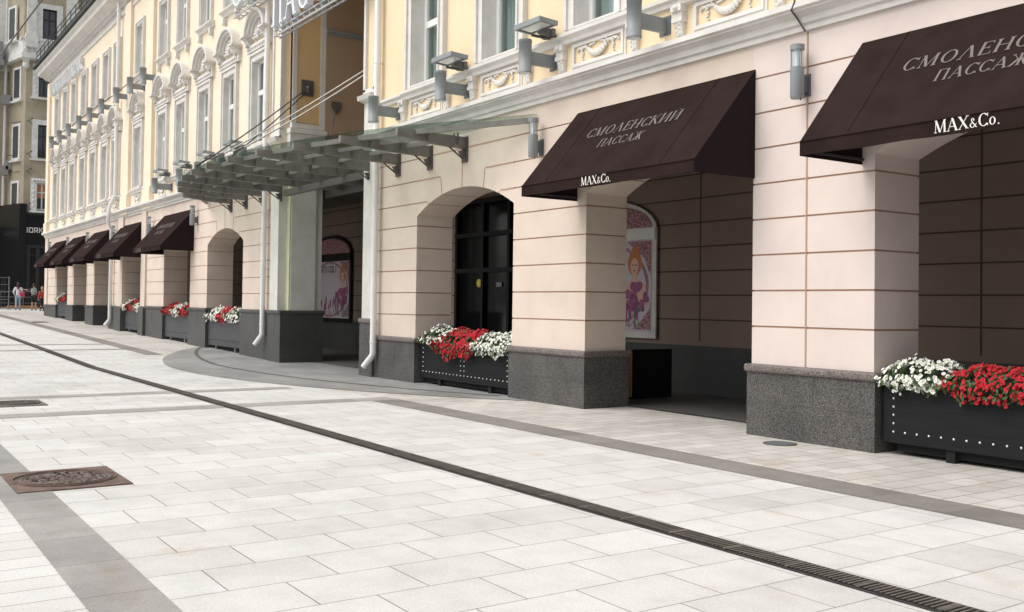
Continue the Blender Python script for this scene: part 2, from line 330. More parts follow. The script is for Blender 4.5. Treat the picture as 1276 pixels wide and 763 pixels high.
GS = { # plain strokes of even width
 'B': (0.9, [((.1,0),(.1,1),UB), ((.1,.92),(.72,.92),UB), ((.1,.5),(.76,.5),UB), ((.1,.08),(.72,.08),UB), ((.72,.5),(.72,.95),UB), ((.76,.05),(.76,.52),UB)]),
 'O': (0.95, [((.1,0),(.1,1),UB), ((.8,0),(.8,1),UB), ((.02,.92),(.88,.92),UB), ((.02,.08),(.88,.08),UB)]),
 'R': (0.95, [((.1,0),(.1,1),UB), ((.1,.92),(.74,.92),UB), ((.1,.42),(.74,.42),UB), ((.74,.36),(.74,.99),UB), ((.45,.42),(.82,0),UB)]),
 'K': (0.95, [((.1,0),(.1,1),UB), ((.14,.42),(.8,1),UB), ((.34,.6),(.85,0),UB)]),
 'E': (0.75, [((.1,0),(.1,1),UB), ((.1,.92),(.66,.92),UB), ((.1,.5),(.6,.5),UB), ((.1,.08),(.66,.08),UB)]),
 'T': (0.8, [((.4,0),(.4,1),UB), ((.04,.92),(.76,.92),UB)]),
 'A': (0.85, [((.06,0),(.42,1),UB*.6), ((.42,1),(.78,0),UB*.6), ((.2,.33),(.64,.33),UB*.6)]),
 'I': (0.3, [((.14,0),(.14,1),UB*.6)]),
 'C': (0.85, [('arcu', ell(.45,.5,.36,.45,50,310))]),
 'L': (0.65, [((.1,0),(.1,1),UB*.6), ((.1,.05),(.6,.05),UB*.6)]),
 ' ': (0.5, []),
}
def text_width(txt, font, gap): return sum(font[c][0]+gap for c in txt)-gap
def lettering(mb, txt, fn, height, width=None, font=GL, gap=0.06, depth=0.004, m=0, slant=0.0):
    """fn(u,v,d)->xyz with u,v in metres on the sign's face and d outwards"""
    W = text_width(txt, font, gap); kx = (width/W) if width else height
    x = 0.0; ky = height; k = 0
    for ch in txt:
        adv, st = font[ch]
        for s_ in st:
            k += 1; dd = depth*(1+0.04*(k % 5))
            if s_[0] in ('arc', 'arcu'):
                P = s_[1]; n = len(P)
                cx = sum(p[0] for p in P)/n; cy = sum(p[1] for p in P)/n
                xs = [p[0] for p in P]; ys = [p[1] for p in P]
                mx_, my_ = (max(xs)+min(xs))/2, (max(ys)+min(ys))/2; rx_, ry_ = (max(xs)-min(xs))/2, (max(ys)-min(ys))/2
                for i in range(n-1):
                    quad = []
                    for j in (i, i+1):
                        p = P[j]; nx, ny = (p[0]-mx_)/max(rx_,.01), (p[1]-my_)/max(ry_,.01); L = math.hypot(nx, ny) or 1; nx /= L; ny /= L
                        wd = UB*.6 if s_[0] == 'arcu' else (TN+(TH-TN)*abs(nx)**1.5)*min(1, .5+ry_)
                        quad.append(((p[0]), (p[1]))); quad.append((p[0]-nx*wd, p[1]-ny*wd))
                    q = [quad[0], quad[2], quad[3], quad[1]]
                    q = [((x+a+slant*b)*kx, b*ky) for a, b in q]
                    mb.prism(q, fn, 0.0005, dd, m)
            else:
                (x0, y0), (x1, y1), wd = s_
                L = math.hypot(x1-x0, y1-y0); dx, dy = (x1-x0)/L, (y1-y0)/L; nx, ny = -dy*wd/2, dx*wd/2
                if abs(dy) > 0.3: nx, ny = wd/2/max(abs(dy), .5), 0
                q = [(x0+nx,y0+ny),(x0-nx,y0-ny),(x1-nx,y1-ny),(x1+nx,y1+ny)]
                q = [((x+a+slant*b)*kx, b*ky) for a, b in q]
                mb.prism(q, fn, 0.0005, dd, m)
        x += adv+gap

# ------------------------------------------------------------------ ground
def gz(x): return max(0.0, min(1.0, -(x+24)*0.0178))
BRK = [-80.18, -24]
def sheet(mb, x0, x1, y0, y1, dz, m=0):
    xs = [x0]+[b for b in BRK if x0 < b < x1]+[x1]
    for a, b in zip(xs[:-1], xs[1:]):
        mb.add([(a,y0,gz(a)+dz),(b,y0,gz(b)+dz),(b,y1,gz(b)+dz),(a,y1,gz(a)+dz)], [(0,1,2,3)], m)
def sobj(name, mb, m): return structure(mb.obj(name, m))
b = MB(); sheet(b, -500, 200, -300, 300, -0.02); sobj('ground', b, M['asph'])
b = MB(); sheet(b, -66, 22, -7.85, -2.0, 0.0); sobj('street_paving', b, M['pav'])
b = MB(); sheet(b, -66, 22, -2.0, 0.9, 0.0); sobj('pavement_setts', b, M['pav_s'])
b = MB(); sheet(b, -66, 22, -30, -7.85, 0.0); sobj('side_paving', b, M['pav_l'])
b = MB(); sheet(b, -72, -66, -30, 12, 0.0); sobj('crossing_paving', b, M['pav'])
b = MB(); sheet(b, -66, 22, -8.24, -7.85, 0.004); sobj('side_band', b, M['bandl'])
b = MB(); sheet(b, -14.25, 22, -2.30, -1.80, 0.004); sheet(b, -66, -27.6, -2.42, -1.95, 0.004)
sobj('stone_band', b, M['band'])
b = MB()
for xa, xb, ya, yb in ((-17.3,-16.85,-7.84,-2.55),(-14.72,-14.25,-7.84,-1.8),(-32.95,-32.5,-7.84,-2.44),(-30.4,-29.95,-7.84,-2.44)): sheet(b, xa, xb, ya, yb, 0.004)
sobj('cross_band', b, M['bandy'])
def arc_y(x, xc=-21.9, half=8.9, sag=3.0):
    Rr = (half*half+sag*sag)/(2*sag); t = Rr*Rr-(x-xc)**2
    return -(sag-(Rr-math.sqrt(max(t, 0))))
def arc_xs(x0, x1, n): return sorted(set([x0+(x1-x0)*i/n for i in range(n+1)]+[-24.0]))
b = MB(); xs = arc_xs(-31.2, -13.0, 60)
for a, c in zip(xs[:-1], xs[1:]):
    b.add([(a, min(arc_y(a), .5), gz(a)+.008), (c, min(arc_y(c), .5), gz(c)+.008), (c, .85, gz(c)+.008), (a, .85, gz(a)+.008)], [(0,1,2,3)])
sobj('entrance_paving', b, M['arc'])
b = MB(); xs = arc_xs(-30.5, -14.0, 60); ai = lambda x: arc_y(x, -22.3, 8.4, 1.78)
for a, c in zip(xs[:-1], xs[1:]):
    if ai(a) < .6 and ai(c) < .6:
        b.add([(a, ai(a)-.05, gz(a)+.012), (c, ai(c)-.05, gz(c)+.012), (c, ai(c)+.05, gz(c)+.012), (a, ai(a)+.05, gz(a)+.012)], [(0,1,2,3)])
sobj('paving_line', b, M['arcline'])
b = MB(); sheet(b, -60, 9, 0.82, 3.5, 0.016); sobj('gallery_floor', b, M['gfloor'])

# ------------------------------------------------------------------ the passage building
CZ = 4.80                       # underside of the first cornice
SPR, CROWN = 3.25, 3.67
JZ = [0.89+0.435*k for k in range(9)]
PD = 0.8                        # pier depth
bld = thing('passage_building', 'long cream and yellow passage building with a rusticated arcade and grey granite base', 'building', (-30, 0, 0))
def P(mb, name, mats, label=None, bevel=0, parent=None):
    o = mb.obj(name, mats, None, label, bevel); return wpart(bld, o)
def arch_z(x, xa, xb):
    h = (xb-xa)/2; s_ = CROWN-SPR; Rr = (h*h+s_*s_)/(2*s_); d = x-(xa+xb)/2
    return CROWN-(Rr-math.sqrt(Rr*Rr-d*d))
# piers: x0, x1, top of granite
PIERS_R = [(7.30,9.0,.87), (2.1,3.85,.87), (-3.15,-1.4,.87), (-8.45,-6.71,.87), (-13.70,-11.75,.87), (-18.80,-17.05,.88)]
PIERS_L = [(-27.10,-24.85,1.33), (-32.10,-30.33,1.33), (-38.14,-35.20,1.33), (-43.46,-41.0,1.30), (-48.15,-46.50,1.28), (-52.70,-51.10,1.26), (-59.0,-55.60,1.24)]
ARCH_R = [(3.85,7.30), (-1.4,2.1), (-6.71,-3.15), (-11.75,-8.45), (-17.05,-13.70)]
ARCH_L = [(-30.33,-27.10), (-35.20,-32.10), (-41.0,-38.14), (-46.50,-43.46), (-51.10,-48.15), (-55.60,-52.70)]
def jbar(mb, x0, x1, z, m=2): mb.box(x0, x1, -.004, .01, z-.0125, z+.0125, m)
def courses(mb, x0, x1, za, zb, joints, q):
    """stucco blocks standing 14 mm proud of the joint bed between them"""
    G = .014
    zs = [za]+joints+[zb]
    for i in range(len(zs)-1):
        lo = zs[i]+(.011 if i else 0); hi = zs[i+1]-(.011 if i < len(zs)-2 else 0)
        mb.box(x0, x1, 0, PD, lo, hi, q)
        if i: mb.box(x0+G, x1-G, G, PD-G, zs[i]-.011, zs[i]+.011, 2)
def arcade(piers, arches, xmin, xmax, name):
    mb = MB()
    def sm(x): return 1 if x > -8.46 else 0
    for x0, x1, cap in piers:
        courses(mb, x0, x1, cap-.05, SPR, [z for z in JZ if cap+.1 < z < SPR-.02], sm((x0+x1)/2))
    # wall over the springing, solid over piers, cut by segmental arches
    edges = sorted([xmin, xmax]+[e for a in arches for e in a])
    for a, c in zip(edges[:-1], edges[1:]):
        if (a, c) in arches:
            n = 22
            for i in range(n):
                xa, xb = a+(c-a)*i/n, a+(c-a)*(i+1)/n; za, zb = arch_z(xa, a, c), arch_z(xb, a, c); q = sm((a+c)/2)
                mb.add([(xa,0,za),(xb,0,zb),(xb,0,CZ+.05),(xa,0,CZ+.05)], [(0,1,2,3)], q)
                mb.add([(xa,0,za),(xb,0,zb),(xb,PD,zb),(xa,PD,za)], [(3,2,1,0)], q)
                mb.add([(xa,PD,za),(xb,PD,zb),(xb,PD,CZ+.05),(xa,PD,CZ+.05)], [(3,2,1,0)], q)
            # voussoir joints: three radial lines on the face, and across the intrados
            h = (c-a)/2; s_ = CROWN-SPR; Rr = (h*h+s_*s_)/(2*s_); cx, cz = (a+c)/2, CROWN-Rr
            for dx, top in ((0, CZ-.43), (-.72, JZ[7]-.01), (.72, JZ[7]-.01), (-1.22, JZ[6]-.01), (1.22, JZ[6]-.01)):
                if abs(dx) > h-.2: continue
                z0 = arch_z(cx+dx, a, c); k = dx/(z0-cz)
                x_t = cx+dx+k*(top-z0)*.7
                mb.beam((cx+dx, -.001, z0), (x_t, -.001, top), .008, .022, 2, up=(1,0,0))
                mb.box(cx+dx-.01, cx+dx+.01, .004, PD-.004, z0-.006, z0+.02, 2)
        else:
            courses(mb, a, c, SPR, CZ+.05, [z for z in JZ if SPR+.02 < z < CZ-.2], sm((a+c)/2))
    # horizontal joints above the springing, stopping short of the voussoirs
    for z in JZ:
        if z < SPR or z > CZ-.2: continue
        gaps = []
        for a, c in arches:
            cx = (a+c)/2
            if z < CROWN:
                h = (c-a)/2; gaps.append((cx-1.27, cx+1.27))
            elif z < 4.0: gaps.append((cx-.79, cx+.79))
            else: gaps.append((cx-.012, cx+.012))
        for (a, c), (g0, g1) in zip(arches, gaps):
            jbar(mb, a, g0, z); jbar(mb, g1, c, z)
    return P(mb, name, [M['pink'], M['pink2'], M['joint']])
arcade(PIERS_R, ARCH_R, -18.80, 9.0, 'arcade_wall')
arcade(PIERS_L, ARCH_L, -59.0, -24.85, 'arcade_wall')
b = MB(); b.box(-7.642, -7.618, -.0045, .01, .875, 4.78); P(b, 'wall_seam', M['joint'])
# granite bases
def plinth(x0, x1, cap, y1=PD+.04, m='granite', y0=-.04):
    g = min(gz(x0), gz(x1))-.1
    mb = MB(); mb.box(x0-.04, x1+.04, y0, y1, g, cap-.10)
    zj = (gz((x0+x1)/2)+cap)/2-.02
    mb.box(x0-.043, x1+.043, y0-.003, y1+.003, zj-.003, zj+.003, 1)
    mb.box((x0*.45+x1*.55)-.003, (x0*.45+x1*.55)+.003, y0-.0035, y0+.02, zj, cap-.1, 1)
    o = P(mb, 'granite_base', [M[m], M['granite_dark']])
    mb = MB(); mb.box(x0-.075, x1+.075, y0-.035, y1+.035, cap-.10, cap)
    c = mb.obj('base_cap', M['granite_cap' if m == 'granite' else 'granite_dark'], o, bevel=.03)
for x0, x1, c in PIERS_R: plinth(x0, x1, c)
for x0, x1, c in PIERS_L: plinth(x0, x1, c, m='granite_dark')
# corner piers at the entrance: white pilasters with a notch coloured as greenish reflected light, granite foot
mb = MB(); mb.box(-19.35, -18.80, -.05, 1.05, 1.2, CZ+.05); P(mb, 'corner_pilaster', M['white'])
plinth(-19.35, -18.80, 1.22, 1.09, y0=-.08)
mb = MB(); mb.box(-24.85, -24.30, -.05, .9, 1.25, CZ+.05); mb.box(-24.30, -24.07, .16, .9, 1.25, CZ+.05, 1); mb.box(-24.30, -24.05, .20, .86, 1.25, CZ+.05, 2); mb.box(-24.3, -24.12, .86, 1.06, 1.25, CZ+.05, 2)
P(mb, 'corner_pilaster', [M['white'], M['notch'], M['white']])
plinth(-24.85, -24.05, 1.33, 1.09, m='granite_dark', y0=-.08)
for x0, x1 in ((-38.14,-37.52), (-41.9,-41.02)):
    mb = MB(); mb.box(x0, x1, -.07, .3, 1.25, CZ+.02); mb.box(x0-.05, x1+.05, -.13, .3, gz(x0)-.1, 1.25, 1); P(mb, 'pilaster', [M['pink'], M['granite_dark']])
mb = MB(); mb.box(-58.95, -58.2, -.06, .3, 1.2, CZ+.02); P(mb, 'pilaster', M['pink'])

# gallery behind the arcade
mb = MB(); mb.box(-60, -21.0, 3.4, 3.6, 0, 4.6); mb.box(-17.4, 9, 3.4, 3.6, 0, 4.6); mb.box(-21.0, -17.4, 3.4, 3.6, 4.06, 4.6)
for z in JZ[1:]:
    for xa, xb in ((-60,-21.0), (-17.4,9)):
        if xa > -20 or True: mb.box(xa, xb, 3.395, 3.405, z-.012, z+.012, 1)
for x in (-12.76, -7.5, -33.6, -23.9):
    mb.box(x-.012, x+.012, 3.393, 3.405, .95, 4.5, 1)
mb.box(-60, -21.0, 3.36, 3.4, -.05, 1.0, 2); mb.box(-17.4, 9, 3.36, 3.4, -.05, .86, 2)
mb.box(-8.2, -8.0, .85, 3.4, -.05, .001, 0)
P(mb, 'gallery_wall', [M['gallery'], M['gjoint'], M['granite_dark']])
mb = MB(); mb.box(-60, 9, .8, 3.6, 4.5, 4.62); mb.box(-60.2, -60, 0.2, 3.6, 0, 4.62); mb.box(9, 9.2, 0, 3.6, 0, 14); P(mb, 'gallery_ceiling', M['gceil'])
# black glass entrance behind the third arch
mb = MB(); mb.box(-20.95, -17.45, 3.3, 3.34, .02, 4.05); vest = P(mb, 'entrance_glazing', M['dglass'])
mb = MB()
for x in (-20.95, -19.75, -18.65, -17.5): mb.box(x-.05, x+.05, 3.22, 3.297, .02, 4.05)
for z in (.1, 2.35, 3.2, 4.0): mb.box(-20.99, -17.45, 3.20, 3.297, z-.05, z+.05)
mb.obj('door_frame', M['dframe'], vest)
mb = MB(); mb.prism([(.1*math.cos(R(a)), .1*math.sin(R(a))) for a in range(0, 360, 20)], lambda u, v, d: (-19.95+u, 3.28-d, 2.05+v), 0, .01); mb.obj('sticker', M['yel_sticker'], vest)
mb = MB(); mb.box(-19.2, -18.98, 3.27, 3.29, 1.96, 2.06); mb.obj('sticker', M['lamp'], vest)

# first floor and up: walls with real openings
WIN_R = [-16.75+2.625*k for k in range(10)]
WIN_5 = [-25.95, -28.38, -30.78, -33.3, -35.6]
WIN_6 = [-39.0]
WIN_7 = [-42.67, -44.7, -47.03, -49.31, -51.71, -53.9, -56.2]
HW = .46
def wall_open(mb, x0, x1, z0, z1, y0, y1, ops, m=0):
    xs = sorted({x0, x1} | {e for o in ops for e in o[:2]})
    for a, c in zip(xs[:-1], xs[1:]):
        cuts = sorted([(o[2], o[3]) for o in ops if o[0] <= a+1e-6 and o[1] >= c-1e-6]); z = z0
        for q0, q1 in cuts:
            if q0 > z: mb.box(a, c, y0, y1, z, q0, m)
            z = q1
        if z < z1: mb.box(a, c, y0, y1, z, z1, m)
ops = [(x-HW-.06, x+HW+.06, 5.80, 8.6) for x in WIN_R]
mb = MB(); wall_open(mb, -18.75, 9.0, CZ+.04, 14, 0, .44, ops)
mb.box(-19.35, -18.75, -.03, 3.4, CZ+.04, 14, 0)
P(mb, 'upper_wall', M['yellow'])
mb = MB(); mb.box(-18.75, 9.0, .62, 3.6, CZ, 14); mb.box(-19.3, 9.0, 3.6, 9, CZ-.3, 14); P(mb, 'inner_wall', M['room'])
opsL = [(x-HW, x+HW, 5.80, 8.12) for x in WIN_5+WIN_6+WIN_7]+[(x-HW, x+HW, 10.08, 12.05) for x in WIN_5+WIN_6+WIN_7]
mb = MB(); wall_open(mb, -59.0, -24.85, CZ+.04, 13.2, 0, .44, opsL); P(mb, 'upper_wall', M['cream'])
mb = MB(); mb.box(-59.0, -24.4, .62, 3.6, CZ, 14); mb.box(-59, -24.4, 3.6, 9, CZ-.3, 14); mb.box(-59.0, -58.7, .44, .62, CZ, 14); P(mb, 'inner_wall', M['room'])
# entrance recess between the two wings
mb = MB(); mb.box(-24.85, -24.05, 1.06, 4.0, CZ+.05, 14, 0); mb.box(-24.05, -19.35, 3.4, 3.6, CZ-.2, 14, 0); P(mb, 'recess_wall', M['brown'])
mb = MB(); mb.box(-24.05, -19.35, .4, 3.6, 9.5, 9.7); P(mb, 'added_recess_ceiling', M['brown'])  # unseen ceiling added to keep the recess dark
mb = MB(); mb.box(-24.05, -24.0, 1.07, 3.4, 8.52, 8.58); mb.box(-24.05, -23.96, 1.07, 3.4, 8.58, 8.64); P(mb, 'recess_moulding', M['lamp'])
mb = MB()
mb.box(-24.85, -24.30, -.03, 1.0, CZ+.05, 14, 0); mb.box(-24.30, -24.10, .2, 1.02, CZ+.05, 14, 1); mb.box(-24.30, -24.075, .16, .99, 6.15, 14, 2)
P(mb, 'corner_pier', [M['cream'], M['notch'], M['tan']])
mb = MB()
for y0, y1, z0, z1 in ((.16,.28,6.0,14), (.92,1.06,6.0,14), (.28,.92,6.0,6.12)): mb.box(-24.2, -24.05, y0, y1, z0, z1)
for x0, x1 in ((-24.88,-24.8), (-24.38,-24.28)): mb.box(x0, x1, -.07, .02, 5.95, 14)
mb.box(-24.9, -24.28, -.08, .02, 5.75, 5.97)
mb.sweep_x([(-.03,5.62),(-.16,5.66),(-.2,5.76),(-.03,5.8)], -24.9, -24.28)
mb.box(-24.28, -23.98, .1, 1.1, 5.86, 5.98); mb.box(-24.3, -24.04, .12, 1.07, CZ+.1, 5.86)
P(mb, 'corner_moulding', M['white']); mb = MB()
for x0, x1 in ((-19.38,-19.28), (-18.9,-18.8)): mb.box(x0, x1, -.09, .02, 6.05, 14)
mb.box(-19.38, -18.8, -.09, .02, 5.98, 6.1); mb.sweep_x([(-.03,5.82),(-.18,5.86),(-.22,5.95),(-.03,5.99)], -19.42, -18.78); mb.box(-19.42, -19.34, -.2, .3, 5.86, 5.95)
mb.box(-19.36, -18.78, -.06, .02, CZ, 5.82)
P(mb, 'corner_moulding', M['white'])
# wing pilasters on the upper floors
for xc, wd in ((-37.3,.95), (-40.7,.95), (-58.6,.7)):
    mb = MB(); mb.box(xc-wd/2, xc+wd/2, -.12, .02, CZ+.06, 13.2); mb.box(xc-wd/2-.05, xc+wd/2+.05, -.17, .02, 5.1, 5.62); P(mb, 'pilaster', M['cream'])
# first cornice, sill course, attic cornice
CORN = [(.02,4.79),(-.05,4.79),(-.05,4.85),(-.09,4.87),(-.10,4.94),(-.17,4.98),(-.20,4.985),(-.20,5.0),(-.24,5.02),(-.24,5.09),(-.20,5.10),(-.05,5.15),(.02,5.16)]
for xa, xb in ((-19.42,9.0), (-59.1,-24.28)):
    mb = MB(); mb.sweep_x(CORN, xa, xb); P(mb, 'cornice', M['white'])
SILL = [(.02,5.60),(-.05,5.61),(-.06,5.66),(-.10,5.69),(-.10,5.74),(.02,5.77)]
SILL2 = [(.02,5.58),(-.09,5.59),(-.10,5.65),(-.16,5.69),(-.16,5.745),(.02,5.785)]
mb = MB(); mb.sweep_x(SILL, -18.75, 9.0)
for x in WIN_R: mb.sweep_x(SILL2, x-.82, x+.82)
P(mb, 'sill_course', M['white'])
mb = MB(); mb.sweep_x(SILL, -58.95, -24.85)
for x in WIN_5+WIN_6+WIN_7: mb.sweep_x(SILL2, x-.75, x+.75)
P(mb, 'sill_course', M['white'])
mb = MB()
mb.sweep_x([(.02,13.0),(-.06,13.02),(-.08,13.1),(.02,13.13)], -59.1, -24.3)
mb.sweep_x([(.02,13.55),(-.14,13.56),(-.2,13.66),(-.5,13.74),(-.52,13.9),(-.62,13.98),(-.64,14.08),(.02,14.12)], -59.7, -24.3)
x = -58.9
while x < -36: mb.box(x, x+.15, -.13, .0, 13.36, 13.55); x += .3
mb.box(-59.0, -24.4, 0, .34, 13.2, 14.0)
P(mb, 'eaves_cornice', M['white'])
mb = MB(); mb.box(-59.85, -24.3, -.75, 6, 14.121, 14.24); rf = P(mb, 'roof', M['roof'])
mb = MB()
x = -59.5
while x < -38: mb.box(x-.015, x+.015, -.62, -.59, 14.24, 15.0); x += 1.2
for z in (14.5, 14.75, 15.0): mb.box(-59.5, -38, -.62, -.59, z-.015, z+.015)
mb.obj('roof_railing', M['roof'], rf)

# garlanded panels and leaf consoles under the windows
def panel_mb(w=1.2, h=.36, detail=True):
    mb = MB(); z0 = 5.20
    for a, c in ((-w/2, -w/2+.05), (w/2-.05, w/2)): mb.box(a, c, -.04, .01, z0, z0+h)
    mb.box(-w/2+.05, w/2-.05, -.04, .01, z0, z0+.05); mb.box(-w/2+.05, w/2-.05, -.04, .01, z0+h-.05, z0+h)
    for a, c in ((-w/2-.04, -w/2), (w/2, w/2+.04)): mb.box(a, c, -.02, .01, z0-.04, z0+h+.04)
    mb.box(-w/2, w/2, -.02, .01, z0-.04, z0); mb.box(-w/2, w/2, -.02, .01, z0+h, z0+h+.04)
    if detail:
        n = 11
        for i in range(n):                     # swag of fruit and leaves
            t = i/(n-1)*2-1; r = .055*(1-.55*t*t)
            x, z = .25*t, z0+.13+.13*t*t
            mb.ball((x, -.03, z), r, 6); mb.ball((x+.02, -.04, z-.02), r*.7, 5); mb.ball((x-.015, -.045, z+.025), r*.6, 5)
        for sx in (-1, 1):                     # ribbon drops and bows
            for k in range(5): mb.ball((sx*.36+.012*(-1)**k, -.02, z0+.27-.045*k), .03-.003*k, 5, sc=(1,.8,1.1))
            mb.beam((sx*.26, -.015, z0+.27), (sx*.46, -.015, z0+.25+.02), .03, .035, 0)
            mb.ball((sx*.48, -.015, z0+.24), .025, 5)
        mb.beam((-.2, -.015, z0+.27), (-.06, -.015, z0+.3), .025, .025); mb.beam((.2, -.015, z0+.27), (.06, -.015, z0+.3), .025, .025)
    return mb
def console(mb, x):
    mb.box(x-.10, x+.10, -.13, .01, 5.50, 5.59); mb.box(x-.085, x+.085, -.10, .01, 5.42, 5.50); mb.box(x-.10, x+.10, -.11, .01, 5.36, 5.42)
    mb.prism([(0,5.36),(-.09,5.36),(-.06,5.2),(-.03,5.17),(0,5.17)], lambda u, v, d: (x+d, u, v), -.07, .07)
    for k in range(6): mb.ball((x+.03*(-1)**k, -.075+.008*k, 5.34-.03*k), .035, 5)
    mb.ball((x, -.13, 5.545), .045, 6)
pan = P(panel_mb(), 'garland_panel', M['white'])
pan.location = Vector((WIN_R[0], 0, 0))-Vector(bld.location)
con = MB(); console(con, 0); cons = P(con, 'leaf_console', M['white']); cons.location = Vector((WIN_R[0]-.85, 0, 0))-Vector(bld.location)
for i, x in enumerate(WIN_R):
    for s_, dx in ((pan, 0), (cons, -.85), (cons, .85)):
        if i == 0 and dx != .85: continue
        c = s_.copy(); COL.objects.link(c); c.parent = bld; c.location = Vector((x+dx, 0, 0))-Vector(bld.location)
pan2 = P(panel_mb(.85), 'garland_panel', M['white'])
pan2.location = Vector((WIN_5[0], 0, 0))-Vector(bld.location)
for x in WIN_5[1:]+WIN_6+WIN_7:
    c = pan2.copy(); COL.objects.link(c); c.parent = bld; c.location = Vector((x, 0, 0))-Vector(bld.location)

# windows (part) > frame, pane, curtain, pediment, sill (sub-parts); built round x = 0
def surround_mb(z0, z1, hw, ow=.24):
    mb = MB()
    for sx in (-1, 1):
        a, c = sorted((sx*hw, sx*(hw+ow))); mb.box(a, c, -.06, .03, z0-.02, z1+ow)
        a, c = sorted((sx*(hw+ow-.07), sx*(hw+ow))); mb.box(a, c, -.10, -.058, z0-.02, z1+ow)
        a, c = sorted((sx*(hw), sx*(hw+.05))); mb.box(a, c, -.085, -.058, z0-.02, z1)
        a, c = sorted((sx*(hw-.004), sx*(hw+.02))); mb.box(a, c, -.05, .43, z0, z1)       # painted reveal
    mb.box(-hw, hw, -.06, .03, z1, z1+ow); mb.box(-hw-ow+.07, hw+ow-.07, -.10, -.058, z1+ow-.07, z1+ow)
    mb.box(-hw, hw, -.05, .43, z1-.02, z1+.004)
    mb.box(-hw-.02, hw+.02, -.08, .43, z0-.03, z0+.004)
    return mb
def frame_mb(z0, z1, hw, tr, mull=0.0, y=.22):
    mb = MB(); t = .085; zt = z0+(z1-z0)*tr
    for a, c in ((-hw, -hw+t), (hw-t, hw), (mull-.045, mull+.045)): mb.box(a, c, y, y+.07, z0, z1)
    xs = sorted([(-hw+t, mull-.045), (mull+.045, hw-t)])
    for a, c in xs:
        for z, hh in ((z0+.03, .04), (z1-.03, .04), (zt, .065)): mb.box(a, c, y+.003, y+.067, z-hh, z+hh)
    return mb
def make_window(x, z0, z1, hw, tr, pediment, brackets, cur, mull=0.0, ow=.24, fy=.09):
    w_ = surround_mb(z0, z1, hw, ow).obj('window', M['white'], bld); w_.location = Vector((x, 0, 0))-Vector(bld.location)
    frame_mb(z0, z1, hw, tr, mull, fy).obj('window_frame', M['frame'], w_)
    p = MB(); p.box(-hw+.02, hw-.02, fy+.042, fy+.05, z0+.02, z1-.02); p.obj('pane', M['pane'], w_)
    q = MB(); n = 24
    for i in range(n):
        a = -hw+2*hw*i/n; c = -hw+2*hw*(i+1)/n
        if cur == 1 and i > n*.60: mi = 1
        else: mi = 0
        ya = .40+.02*math.sin(i*1.9); yb = .40+.02*math.sin((i+1)*1.9)
        q.add([(a,ya,z0),(c,yb,z0),(c,yb,z1),(a,ya,z1)], [(0,1,2,3)], mi)
    q.obj('curtain', [M['curtain'], M['curtain2']], w_)
    if pediment:
        pediment_mb().obj('pediment', M['white'], w_)
    if brackets:
        s_ = MB(); s_.sweep_x([(.02,z0-.2),(-.06,z0-.19),(-.08,z0-.1),(-.17,z0-.06),(-.17,z0-.02),(.02,z0)], -hw-.32, hw+.32)
        for sx in (-1, 1): s_.box(sx*(hw+.1)-.07, sx*(hw+.1)+.07, -.12, .01, z0-.36, z0-.195); s_.ball((sx*(hw+.1), -.06, z0-.38), .08, 7)
        s_.obj('sill', M['white'], w_)
    return w_
def pediment_mb():
    mb = MB(); z = 8.36
    mb.box(-.72, .72, -.09, .0, z, z+.20)
    for k in range(9): mb.ball((-.6+.15*k, -.09, z+.1), .05, 5)
    for sx in (-1, 1):
        x = sx*.60
        mb.prism([(0,z+.12),(-.06,z+.12),(-.14,z+.28),(-.17,z+.36),(0,z+.36)], lambda u, v, d: (x+d, u, v), -.10, .10)
        mb.box(x-.12, x+.12, -.21, .0, z+.36, z+.41); mb.box(x-.16, x+.16, -.27, .0, z+.41, z+.46); mb.box(x-.13, x+.13, -.23, .0, z+.46, z+.49)
        mb.ball((x, -.13, z+.2), .05, 6)
    n = 16; cz = z+.40
    for ri, ro, y0 in ((.44,.51,-.09), (.51,.585,-.16), (.585,.66,-.22)):
        for i in range(n):
            a0, a1 = math.pi*i/n, math.pi*(i+1)/n
            pts = [(ri*math.cos(a0), ri*math.sin(a0)), (ro*math.cos(a0), ro*math.sin(a0)), (ro*math.cos(a1), ro*math.sin(a1)), (ri*math.cos(a1), ri*math.sin(a1))]
            vs = [(u, y0, cz+v*1.05) for u, v in pts]+[(u, 0, cz+v*1.05) for u, v in pts]
            mb.add(vs, [(3,2,1,0), (1,2,6,5), (3,0,4,7)], 0, False)
    mb.prism([(.42*math.cos(math.pi*i/12), .42*math.sin(math.pi*i/12)) for i in range(13)], lambda u, v, d: (u, d, cz+v), -.03, 0)
    rnd = random.Random(3)
    for k in range(9):                         # shell and acanthus in the tympanum
        a = math.pi*(k+.5)/9; mb.beam((.05*math.cos(a), -.05, cz+.02), (.30*math.cos(a), -.05, cz+.30*math.sin(a)+.02), .05, .04)
        mb.ball((.31*math.cos(a), -.05, cz+.31*math.sin(a)+.02), .038, 5)
    mb.ball((0, -.07, cz+.08), .09, 8, sc=(1,.6,1)); mb.ball((0, -.08, cz-.08), .06, 6)
    for sx in (-1, 1):
        for k in range(4): mb.ball((sx*(.14+.07*k), -.06, cz-.05+.02*(k % 2)), .045, 5)
    mb.v = [(x*1.2, y*1.15, z) for x, y, z in mb.v]
    return mb
def dup_window(src, x):
    c = copy_tree(src, bld); c.location = Vector((x, 0, 0))-Vector(bld.location); return c
w1 = make_window(WIN_R[0], 5.82, 8.58, HW+.06, .45, False, False, 1, mull=.12, fy=.22)
for x in WIN_R[1:]: dup_window(w1, x)
w2 = make_window(WIN_5[0], 5.82, 8.10, HW, .62, True, False, 0, mull=.0, ow=.22)
for x in WIN_5[1:]+WIN_6+WIN_7: dup_window(w2, x)
w3 = make_window(WIN_5[0], 10.1, 12.03, HW, .68, False, True, 0, ow=.16)
for x in WIN_5[1:]+WIN_6: dup_window(w3, x)
